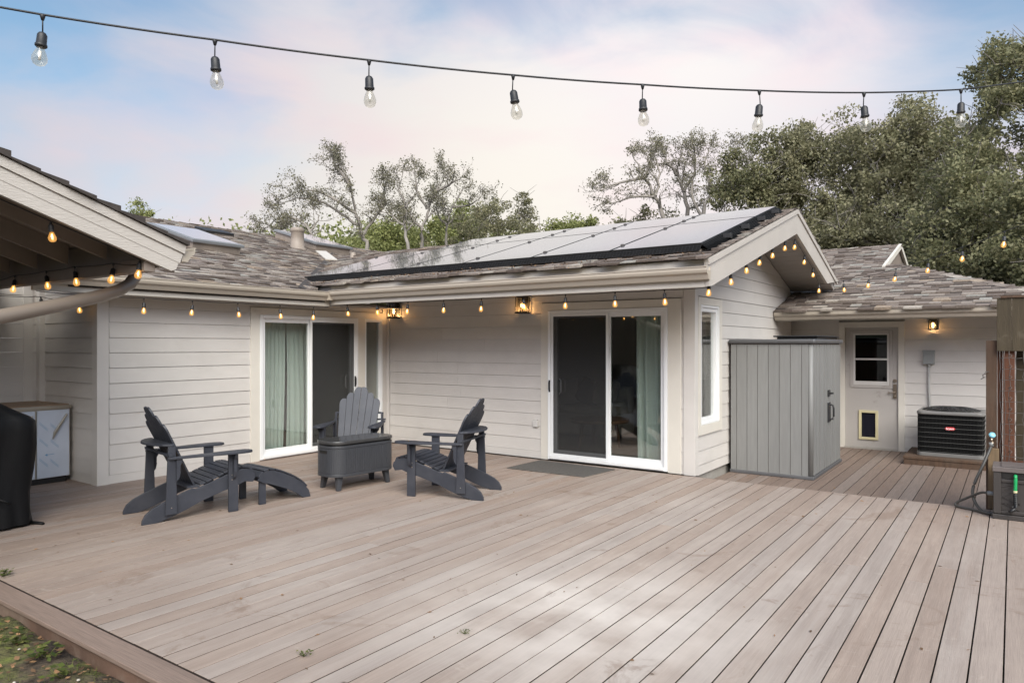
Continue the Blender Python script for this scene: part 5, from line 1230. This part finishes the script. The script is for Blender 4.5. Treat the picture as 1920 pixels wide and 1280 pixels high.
b = MB(); b.box(X0 + .003, X0 + .06, Y0 + .003, Y1 - .003, .05, .425); b.box(X1 - .06, X1 - .003, Y0 + .003, Y1 - .003, .05, .425); b.box(X0 + .06, X1 - .06, Y0 + .008, Y0 + .02, .33, .36); b.box(X0 + .06, X1 - .06, Y0 + .008, Y0 + .02, .05, .08)
b.build('frame', REEL, **RK, bevel=.004)
b = MB()
for i in range(5):
    z_ = .09 + i * .05; b.beam((X0 + .06, Y0 + .016, z_), (X0 + .20, Y0 + .016, min(.33, z_ + .10 if i >= 2 else z_ - .03 + .04 * i)), .008, .006)
for i in range(4):
    z_ = .13 + i * .055; b.beam((X0 + .06, Y0 + .016, z_ + .02), (X0 + .20, Y0 + .016, max(.085, z_ - .06 + .02)), .008, .006) if i < 2 else None
b.build('herringbone', REEL, **RK)
b = MB(); b.box(X0 + .07, X1 - .07, Y0 + .012, Y0 + .019, .365, .42); b.build('hose_slot', BLACKM, **RK)
b = MB(); b.box(X0 - .004, X1 + .004, Y0 - .008, Y1 + .008, .425, .468); b.box(X0 + .06, X1 - .06, Y0 + .03, Y1 - .03, .469, .477); b.build('lid', REELT, **RK, bevel=.006)
b = MB(); b.box(X0 - .004, X1 + .004, Y0 - .008, Y1 + .008, .001, .045); b.build('base', REEL, **RK, bevel=.005)
nz_ = thing('hose_nozzle', 'green hose end with black trigger nozzle hanging on the front of the reel box', 'nozzle', (.015, 7.68, .2))
b = MB(); b.tube(smooth([(.015, 7.70, .40), (.016, 7.675, .395), (.016, 7.668, .36), (.014, 7.67, .27)]), .014, 10); b.build('hose_end', GREEN, nz_, world=True)
b = MB(); b.tube([(.014, 7.67, .272), (.014, 7.67, .252)], .016, 10); b.build('collar', CREAM, nz_, world=True)
b = MB(); b.tube([(.014, 7.67, .25), (.014, 7.668, .13), (.004, 7.665, .10)], .015, 10); b.tube([(.012, 7.665, .115), (-.03, 7.66, .075)], .013, 10); b.tube([(.0, 7.66, .135), (-.012, 7.655, .12)], .006, 6)
for k in range(5): b.tube([(.014, 7.67, .16 + .018 * k), (.014, 7.67, .168 + .018 * k)], .0175, 10)
b.build('nozzle_body', BLACKP, nz_, world=True)

# ---------------------------------------------------------------- bits on the deck and beside it
rg = random.Random(21); b = MB()
for i in range(150):
    x = rg.uniform(-7.5, .1); y = rg.uniform(2.1, 8.0); s = rg.uniform(.006, .02); a_ = rg.random() * 6.3; zz = .004
    u = Vector((math.cos(a_), math.sin(a_), rg.uniform(-.2, .2))) * s; w = Vector((-math.sin(a_), math.cos(a_), 0)) * s * rg.uniform(.25, .6); p = Vector((x, y, zz))
    b.add([p + u, p + w + Vector((0, 0, s * .3)), p - u, p - w], [(0, 1, 2, 3)])
for i in range(60):
    x = rg.uniform(-3, 0); y = rg.uniform(8.2, 11.3); s = rg.uniform(.008, .02); a_ = rg.random() * 6.3; p = Vector((x, y, -.126)); u = Vector((math.cos(a_), math.sin(a_), .1)) * s; w = Vector((-math.sin(a_), math.cos(a_), 0)) * s * .5
    b.add([p + u, p + w, p - u, p - w], [(0, 1, 2, 3)])
o = b.build('leaf_scraps', DRY); kind(o, 'stuff'); o['label'] = 'tiny dry leaf scraps strewn over the decking'
def weed(loc, label, n, h, spread, seed, lw=.010, small=True):
    rg = random.Random(seed); t = thing('weed', label, 'weed', loc); b = MB()
    for i in range(n):
        a_ = rg.random() * 6.3; r_ = rg.random() * spread; x = r_ * math.cos(a_); y = r_ * math.sin(a_); z_ = h * rg.uniform(.3, 1); s = lw * rg.uniform(.7, 1.4); d = rg.random() * 6.3
        u = Vector((math.cos(d), math.sin(d), rg.uniform(-.2, .5))) * s; w = Vector((-math.sin(d), math.cos(d), rg.uniform(-.3, .3))) * s * .7; p = Vector((x, y, z_)); b.add([p - u, p + w, p + u, p - w], [(0, 1, 2, 3)])
    b.build('leaves', GRASSM, t); b = MB()
    for i in range(6): a_ = rg.random() * 6.3; b.tube([(0, 0, 0), (spread * .6 * math.cos(a_), spread * .6 * math.sin(a_), h * .8)], .0012, 4)
    b.build('stem', GRASSM, t)
weed((-2.90, 2.30, .0), 'small green sprout growing from a deck gap nearest the camera', 26, .03, .05, 1, .007)
weed((-2.42, 2.98, .0), 'flat green sprout in a deck gap, farther from the border board', 20, .02, .05, 2, .006)
weed((-5.56, 1.93, -.01), 'bright green weed where the border board leaves the picture', 60, .06, .07, 3, .010)
rg = random.Random(9)
for i, (x, y, n, h, sp) in enumerate([(-4.45, 1.60, 40, .10, .09), (-4.15, 1.62, 46, .09, .10), (-3.85, 1.58, 30, .07, .09), (-4.8, 1.58, 24, .08, .08)]):
    weed((x, y, -.095), ['broad leaved weed in the soil under the deck edge', 'brightest clover-like weed against the deck skirt', 'small weed nearest the bottom edge by the deck skirt', 'thin weed in leaf litter, leftmost along the deck skirt'][i], n, h, sp, 30 + i, .018)
# grass and moss
n = 9000; rs_ = np.random.RandomState(4); gx = rs_.uniform(-6.2, -2.9, n); gy = rs_.uniform(.2, 1.72, n)
keep = (np.sin(gx * 3.1 + 1) + np.cos(gy * 4 + gx * 2) + rs_.normal(0, .5, n)) > (.4 + 1.2 * (gy > 1.45)); gx, gy = gx[keep], gy[keep]; n = len(gx)
a_ = rs_.uniform(0, 6.28, n); h = rs_.uniform(.012, .045, n); w = .0025; lean = rs_.uniform(-.02, .02, (n, 2)); z0 = np.full(n, -.10)
v0 = np.stack([gx - np.cos(a_) * w, gy - np.sin(a_) * w, z0], 1); v1 = np.stack([gx + np.cos(a_) * w, gy + np.sin(a_) * w, z0], 1); v2 = np.stack([gx + lean[:, 0], gy + lean[:, 1], z0 + h], 1)
vv = np.stack([v0, v1, v2], 1).reshape(-1, 3); o = fm(vv, np.arange(3 * n).reshape(-1, 3), 'grass', GRASSM); kind(o, 'stuff'); o['label'] = 'mossy grass beside the deck at bottom left'
b = MB()
for i in range(330):
    x = rg.uniform(-6, -3); y = 1.72 - abs(rg.gauss(0, .28)); s = rg.uniform(.008, .026); d = rg.random() * 6.3; p = Vector((x, y, -.082 + rg.random() * .014)); u = Vector((math.cos(d), math.sin(d), rg.uniform(-.4, .4))) * s; w = Vector((-math.sin(d), math.cos(d), rg.uniform(-.4, .4))) * s * .6
    b.add([p + u, p + w, p - u, p - w], [(0, 1, 2, 3)])
o = b.build('ground_litter', DRY); kind(o, 'stuff'); o['label'] = 'brown leaf litter on the soil along the deck skirt'
b = MB()
for i in range(14):
    x = rg.uniform(-5.6, -3.6); y = rg.uniform(1.1, 1.66); r_ = rg.uniform(.008, .02); b.lathe([(r_ * .3, -r_ * .6), (r_, -r_ * .2), (r_ * .9, r_ * .3), (r_ * .3, r_ * .6)], 7, (x, y, -.082))
o = b.build('pebbles', STONE); kind(o, 'stuff'); o['label'] = 'pale pebbles in the soil beside the deck'

# ---------------------------------------------------------------- trees
def make_tree(name, label, cat, base, lean, top, crown, nclump, leaves, clr, lsize, lm, bm_, r0, seed, twigs=5, low=.35, group='trees behind the house'):
    """crown=(cx,cy,cz,rx,ry,rz) relative to base"""
    rg = random.Random(seed); ns = np.random.RandomState(seed)
    t = thing(name, label, cat, base, 0, group); b = MB()
    cx_, cy_, cz_, rx, ry, rz = crown
    trunk = [Vector((0, 0, -.3))]
    H_ = cz_ - rz * .2; nseg = 7
    for i in range(1, nseg + 1):
        f = i / nseg; trunk.append(Vector((lean[0] * f + rg.uniform(-.12, .12), lean[1] * f + rg.uniform(-.12, .12), H_ * f)))
    nodes = [(p, r0 * (1 - .6 * i / nseg)) for i, p in enumerate(trunk)]
    b.tube(trunk, [r for _, r in nodes], 7)
    cl = []
    for i in range(nclump):
        for _ in range(30):
            p = ns.normal(0, 1, 3); p /= np.linalg.norm(p); p *= rg.uniform(.35, 1) ** .5
            q = Vector((cx_ + p[0] * rx, cy_ + p[1] * ry, cz_ + p[2] * rz))
            if q.z > cz_ - rz * .85: break
        cl.append(q)
    cl.sort(key=lambda q: (q - Vector((lean[0], lean[1], H_ * .6))).length)
    for q in cl:
        best = min(nodes[2:], key=lambda nr: (nr[0] - q).length + (1.2 if nr[0].z > q.z else 0)); p, r = best
        m_ = 5; P = []; rr_ = []
        r1 = max(.016, r * .72)
        for k in range(m_ + 1):
            f = k / m_; w = (q - p).length * .07; x = p.lerp(q, f) + Vector((rg.uniform(-w, w), rg.uniform(-w, w), rg.uniform(-w, w) + .12 * (q - p).length * math.sin(math.pi * f))) * (1 if 0 < k < m_ else 0)
            P.append(x); rr_.append(r1 * (1 - f) + max(.010, r1 * .4) * f)
        b.tube(P, rr_, 5, cap=False)
        for x, y in zip(P[2:], rr_[2:]): nodes.append((x, y))
        for k in range(twigs):
            d = Vector(ns.normal(0, 1, 3)).normalized(); e_ = q + d * clr * rg.uniform(.7, 1.25) + Vector((0, 0, .15 * clr)); mid = q.lerp(e_, .5) + Vector((rg.uniform(-.1, .1), rg.uniform(-.1, .1), .05))
            b.tube([q, mid, e_], [max(.008, rr_[-1] * .7), .010, .005], 4, cap=False)
    b.build('trunk', bm_, t)
    # foliage
    cen = np.array([tuple(q) for q in cl]); N_ = nclump * leaves; idx = np.repeat(np.arange(nclump), leaves)
    size = ns.uniform(.55, 1.25, nclump)[idx]
    d = ns.normal(0, 1, (N_, 3)); d /= np.linalg.norm(d, axis=1)[:, None]; rad = ns.uniform(.12, 1, N_) ** .6 * clr * size
    # sub-clumps
    sub = ns.normal(0, 1, (nclump, 9, 3)); sub /= np.linalg.norm(sub, axis=2)[:, :, None]; sc_ = sub[idx, ns.randint(0, 9, N_)]
    c = cen[idx] + sc_ * (clr * .62 * size)[:, None] + d * (rad * .48)[:, None] * np.array([1, 1, .75])
    u = ns.normal(0, 1, (N_, 3)); u /= np.linalg.norm(u, axis=1)[:, None]; w = np.cross(u, ns.normal(0, 1, (N_, 3))); w /= np.linalg.norm(w, axis=1)[:, None]
    s = (lsize * ns.uniform(.6, 1.3, N_))[:, None]; u *= s; w *= s * .55
    vv = np.stack([c - u, c + w, c + u, c - w], 1).reshape(-1, 3)
    fm(vv, np.arange(4 * N_).reshape(-1, 4), 'crown', lm, t)
    return t
def T(x, y, z_, w, d, h, n, lv_, clr, ls, lm, bm_, r0, label, cat='tree', name='oak_tree', twigs=4, lean=(0, 0), seed=None):
    """x,y foot; z_ top height; w half width, d half depth, h half height of the crown"""
    global TS; TS += 1; base = (x, y, gz(x, y))
    return make_tree(name, label, cat, base, lean, z_, (lean[0], lean[1], z_ - h - base[2] - clr * .5, w, d, h), n, lv_, clr, ls, lm, bm_, r0, seed or TS, twigs)
TS = 100
# open, half-bare trees (left middle)
T(-21.0, 29.24, 9.9, 2.3, 2.8, 2.9, 46, 431, .85, 0.061, LF_OLIVE, BARK, .2, 'rounded olive-green tree in the gap between the bare trees', twigs=5)

def limb_tree(label, base, limbs, r0, seed, lm=None, group='trees behind the house'):
    """limbs: polylines of (sideways, height); each carries side shoots, twigs and leaves"""
    rg = random.Random(seed); ns = np.random.RandomState(seed); t = thing('bare_tree', label, 'tree', (base[0], base[1], gz(*base)), 0, group); bz = gz(*base)
    b = MB(); tips = []; side = Vector((.817, .577, 0)); dep = Vector((-.577, .817, 0))
    def shoot(p, d, L_, r, lvl):
        pts = [p]; n = 4; d = d.normalized()
        for i in range(n):
            d = (d + Vector((rg.gauss(0, .24), rg.gauss(0, .24), rg.gauss(.05, .2)))).normalized(); pts.append(pts[-1] + d * L_ / n)
        rr_ = [max(.006, r * (1 - .55 * i / n)) for i in range(n + 1)]; b.tube(pts, rr_, 5 if lvl > 1 else 4, cap=False)
        if lvl == 0: tips.append(pts[-1]); tips.append(pts[-2]); return
        for i in range(1, n + 1):
            for _ in range(1 if i < n else 2):
                nd = (d + Vector((rg.gauss(0, .75), rg.gauss(0, .75), rg.gauss(.1, .6)))).normalized(); shoot(pts[i], nd, L_ * rg.uniform(.45, .75), rr_[i] * .6, lvl - 1)
    offs = {}
    for li, P in enumerate(limbs):
        P3 = []
        for i, (a_, z_) in enumerate(P):
            key = (a_, z_); o_ = offs.get(key, offs.get((P[i - 1]), 0) + rg.uniform(-.35, .35) if i else 0); offs.setdefault(key, o_)
            P3.append(side * a_ + dep * offs[key] + Vector((0, 0, z_ - bz - .10 * max(0, z_ - 6))))
        if li == 0: P3 = [side * (P[0][0] + .1) + Vector((0, 0, -.3)), side * P[0][0] * 1.0 + Vector((0, 0, (P[0][1] - bz) * .5))] + P3
        Q = []
        for i in range(len(P3) - 1):
            p0, p1, p2, p3 = P3[max(i - 1, 0)], P3[i], P3[i + 1], P3[min(i + 2, len(P3) - 1)]
            for k in range(4):
                f = k / 4; Q.append(.5 * ((2 * p1) + (p2 - p0) * f + (2 * p0 - 5 * p1 + 4 * p2 - p3) * f * f + (3 * p1 - p0 - 3 * p2 + p3) * f ** 3) + Vector((rg.gauss(0, .03), rg.gauss(0, .03), 0)))
        Q.append(P3[-1]); n = len(Q); ra = r0 if li == 0 else r0 * .55
        rs2 = [max(.012, ra * (1 - .85 * i / n)) for i in range(n)]; b.tube(Q, rs2, 7, cap=False)
        s0 = int(n * .45) if li == 0 else 2
        for i in range(s0, n):
            d = (Q[i] - Q[i - 1]).normalized()
            if rg.random() < .8:
                nd = d * .6 + Vector((rg.gauss(0, .7), rg.gauss(0, .7), rg.gauss(.25, .5))); shoot(Q[i], nd, rg.uniform(.35, .78), rs2[i] * .5, 2 if rg.random() < .55 else 1)
        shoot(Q[-1], Q[-1] - Q[-3], .4, rs2[-1], 2)
    b.build('trunk', BARKL, t)
    tp = np.array([tuple(p) for p in tips]); m_ = 3; N_ = len(tp) * m_; c = np.repeat(tp, m_, 0) + ns.normal(0, .085, (N_, 3))
    u = ns.normal(0, 1, (N_, 3)); u /= np.linalg.norm(u, axis=1)[:, None]; w = np.cross(u, ns.normal(0, 1, (N_, 3))); w /= np.linalg.norm(w, axis=1)[:, None]; s_ = (.042 * ns.uniform(.6, 1.3, N_))[:, None]
    u *= s_; w *= s_ * .6; vv = np.stack([c - u, c + w, c + u, c - w], 1).reshape(-1, 3); fm(vv, np.arange(4 * N_).reshape(-1, 4), 'crown', lm or LF_SPARSE, t)
limb_tree('half-bare tree with a pale forked trunk and long limb arching left, above the skylights', (-22.29, 20.98), [[(0.0, 5.42), (-0.23, 6.21), (-0.5, 7.22), (-0.68, 8.46), (-1.02, 9.36)], [(-0.23, 6.21), (0.23, 7.11), (0.63, 7.79), (0.5, 8.35), (0.79, 8.96)], [(-0.41, 6.66), (-1.13, 7.22), (-2.03, 7.79), (-2.93, 7.88), (-3.65, 7.47)], [(-0.5, 7.22), (-1.35, 7.83), (-2.21, 8.24), (-2.71, 8.19)], [(-0.68, 8.46), (-1.08, 9.09), (-1.26, 9.54)]], 0.13, 300)
limb_tree('low half-bare tree arching left just behind the flue pipe', (-23.6, 19.3), [[(0.04, 5.4), (-0.22, 6.23), (-0.83, 6.86), (-1.64, 6.88), (-2.22, 6.31)], [(-0.22, 6.23), (0.04, 6.81), (-0.09, 7.25)], [(-0.83, 6.86), (-1.31, 6.38), (-1.74, 6.05)]], 0.09, 301)
limb_tree('slender half-bare tree with upright limbs, left neighbour of the pale straight trunk', (-20.23, 21.22), [[(0.04, 5.29), (-0.15, 6.49), (-0.13, 7.36), (-0.41, 8.19), (-0.26, 8.89)], [(-0.13, 7.36), (0.24, 8.12), (0.39, 8.71)], [(-0.15, 6.49), (-0.74, 7.03), (-1.13, 7.25)]], 0.1, 302)
limb_tree('half-bare tree on a pale straight trunk that fans out to the upper right', (-21.11, 23.04), [[(0.0, 5.55), (0.09, 6.59), (0.28, 7.64), (0.63, 8.46), (1.05, 9.34)], [(0.28, 7.64), (-0.19, 8.46), (-0.37, 9.44)], [(0.63, 8.46), (1.33, 8.81), (1.7, 9.04)], [(0.09, 6.59), (-0.49, 7.29), (-0.72, 7.48)]], 0.12, 303)
limb_tree('thin half-bare tree right of the fanning one, in front of the green mound', (-21.54, 25.19), [[(0.0, 6.05), (0.02, 7.17), (0.32, 8.11), (0.72, 9.03)], [(0.02, 7.17), (-0.42, 7.91), (-0.37, 8.66)], [(0.32, 8.11), (1.07, 8.16), (1.56, 8.46)]], 0.1, 304)
limb_tree('leftmost open tree above the solar panels with a bough reaching left', (-12.2, 28.3), [[(0.07, 7.0), (-0.34, 8.01), (-0.79, 8.91), (-1.13, 9.7)], [(-0.34, 8.01), (-0.09, 9.14), (-0.27, 10.15)], [(-0.79, 8.91), (-1.8, 8.64), (-2.66, 8.24)], [(-0.34, 8.01), (-1.24, 8.01), (-2.03, 7.74)], [(-0.79, 8.91), (-0.56, 9.59), (-0.68, 10.22)]], 0.14, 305)
limb_tree('middle open tree above the solar panels with two close upright limbs', (-11.68, 29.75), [[(0.07, 7.18), (-0.12, 8.46), (-0.4, 9.28), (-0.3, 10.37)], [(-0.12, 8.46), (0.4, 9.62), (0.26, 10.6)], [(-0.4, 9.28), (-0.91, 9.86), (-0.96, 10.32)]], 0.14, 306)
limb_tree('open multi-stemmed tree beside the dark oak, widest of the three above the panels', (-10.5, 29.2), [[(-0.23, 7.0), (0.23, 8.24), (0.74, 9.36), (1.2, 10.22)], [(0.23, 8.24), (-0.11, 9.36), (0.16, 10.36)], [(-0.23, 7.0), (-0.61, 8.24), (-0.45, 9.36), (-0.61, 10.22)], [(0.74, 9.36), (1.35, 9.59), (1.65, 9.7)], [(0.23, 8.24), (0.83, 8.35), (1.29, 8.69)]], 0.13, 307)
# green background clumps
T(-27.34, 32.11, 10.2, 3.6, 3.0, 3.0, 44, 750, 1.2, 0.085, LF_GREEN, BARK, .3, 'dome-shaped dense green tree far behind the forked bare tree', twigs=1)
T(-28.0, 26.74, 8.4, 3.2, 3.0, 2.6, 40, 750, 1.2, 0.085, LF_GREEN, BARK, .3, 'broad fresh green tree behind the leaning pale trunk', twigs=1)
T(-28.74, 23.3, 7.2, 2.8, 2.5, 2.4, 34, 682, 1.1, 0.085, LF_OLIVE, BARK, .3, 'low olive tree behind the flue pipe and skylight', twigs=1)
T(-22.6, 31.6, 8.2, 3.0, 3.0, 2.8, 40, 682, 1.1, 0.079, LF_GREEN, BARK, .3, 'wide green tree low behind the rounded olive tree', twigs=1)
T(-20.88, 34.23, 9.0, 2.2, 2.5, 2.2, 36, 682, 1.1, 0.079, LF_GREEN, BARK, .3, 'bright green low treetop left of the right-hand bare trees', twigs=1)
T(-24.8, 30.0, 7.6, 3.2, 2.5, 2.6, 40, 682, 1.1, 0.079, LF_OLIVE, BARK, .3, 'olive bush-like tree directly above the solar ridge', twigs=1)
T(-17.0, 32.0, 8.1, 2.0, 2.5, 2.2, 34, 682, 1.0, 0.079, LF_GREEN, BARK, .3, 'dark green treetop at the foot of the right-hand bare trees', twigs=1)
T(-40.4, 20.43, 9.7, 1.1, 1.2, 1.5, 10, 340, .6, 0.073, LF_GREEN, BARK, .2, 'small treetop peeking over the shingles at far left', twigs=3)
T(-30.5, 20.6, 7.3, 1.2, 1.2, 1.4, 8, 90, .5, .09, LF_SPARSE, BARKL, .1, 'wispy bare branches left of the flue pipe', twigs=6)
# right-hand open trees
T(-14.0, 29.9, 8.0, 2.2, 1.5, 1.8, 30, 431, .8, 0.061, LF_OLIVE, BARK, .15, 'low olive undergrowth tree beneath the open trees', twigs=5)
T(-10.4, 27.6, 6.9, 3.0, 1.5, 1.5, 34, 431, .8, 0.061, LF_OLIVE, BARK, .15, 'low mixed tree just behind the panel ridge at right', twigs=5)
# oaks
T(-7.9, 27.6, 9.7, 1.5, 1.6, 2.4, 34, 750, .85, 0.061, LF_DARK, BARK, .22, 'dark green oak whose lobe meets the open trees', twigs=5)
T(-6.0, 27.8, 10.4, 2.1, 2.2, 3.2, 56, 682, .90, 0.061, LF_OLIVE, BARKL, .28, 'big grey-limbed oak above the gable peak', twigs=6, lean=(.2, 0))
T(-3.7, 27.9, 10.3, 2.0, 2.2, 3.2, 56, 659, .90, 0.061, LF_OLIVE, BARKL, .28, 'broad oak under the second hanging bulb from the right', twigs=6, lean=(.2, 0))
T(-1.9, 28.0, 9.2, 1.9, 2.2, 3.0, 50, 659, .90, 0.061, LF_OLIVE, BARKL, .28, 'brownish oak between the broad oak and the tall right tree', twigs=6)
T(.10, 24.3, 10.3, 2.3, 2.2, 3.8, 74, 750, .85, 0.055, LF_DARK, BARK, .30, 'tallest dark tree cut by the right edge of the picture', twigs=6, lean=(0, 0))
T(-.7, 21.2, 6.3, 1.9, 1.5, 2.2, 50, 773, .80, 0.052, LF_DARK, BARK, .2, 'dark bushy tree behind the hip ridge at right', twigs=5)
T(1.1, 19.5, 5.8, 1.8, 1.5, 2.3, 46, 773, .80, 0.048, LF_DARK, BARK, .2, 'dark shrub-like tree nearest the right edge above the fence header', twigs=5)
T(-2.6, 24.2, 6.1, 1.7, 1.5, 1.8, 40, 682, .80, 0.055, LF_OLIVE, BARKL, .18, 'leaning low tree behind the small louvred gable', twigs=6, lean=(.7, 0))
T(-4.7, 25.4, 6.6, 1.9, 1.5, 1.9, 42, 637, .85, 0.055, LF_OLIVE, BARKL, .18, 'low yellowish oak just behind the back roof ridge', twigs=6)
T(-6.9, 26.2, 6.6, 1.8, 1.5, 1.7, 36, 613, .85, 0.055, LF_OLIVE, BARKL, .18, 'low oak right behind the gable peak', twigs=6)
# far wooded slope
ns = np.random.RandomState(77); N_ = 60000; dd = ns.uniform(44, 78, N_); rr_ = ns.uniform(-.62, .85, N_) * dd
X = .8166 * rr_ - .5772 * dd; Y = .5772 * rr_ + .8166 * dd
Z = np.array([gz(x, y) for x, y in zip(X[::60], Y[::60])]).repeat(60)[:N_]
cidx = ns.randint(0, 900, N_); cx = ns.uniform(-.6, .85, 900); cd = ns.uniform(44, 76, 900); cr_ = cx * cd
CXY = np.stack([.8166 * cr_ - .5772 * cd, .5772 * cr_ + .8166 * cd], 1); CZ = np.array([gz(x, y) for x, y in CXY]) + ns.uniform(.8, 3.0, 900)
c = np.stack([CXY[cidx, 0], CXY[cidx, 1], CZ[cidx]], 1) + ns.normal(0, 1.0, (N_, 3)) * np.array([1.2, 1.2, .9])
u = ns.normal(0, 1, (N_, 3)); u /= np.linalg.norm(u, axis=1)[:, None]; w = np.cross(u, ns.normal(0, 1, (N_, 3))); w /= np.linalg.norm(w, axis=1)[:, None]; s = .24
vv = np.stack([c - u * s, c + w * s * .6, c + u * s, c - w * s * .6], 1).reshape(-1, 3)
o = fm(vv, np.arange(4 * N_).reshape(-1, 4), 'hillside_woods', LF_GREEN); kind(o, 'stuff'); o['label'] = 'far wooded hillside glimpsed between the trees'
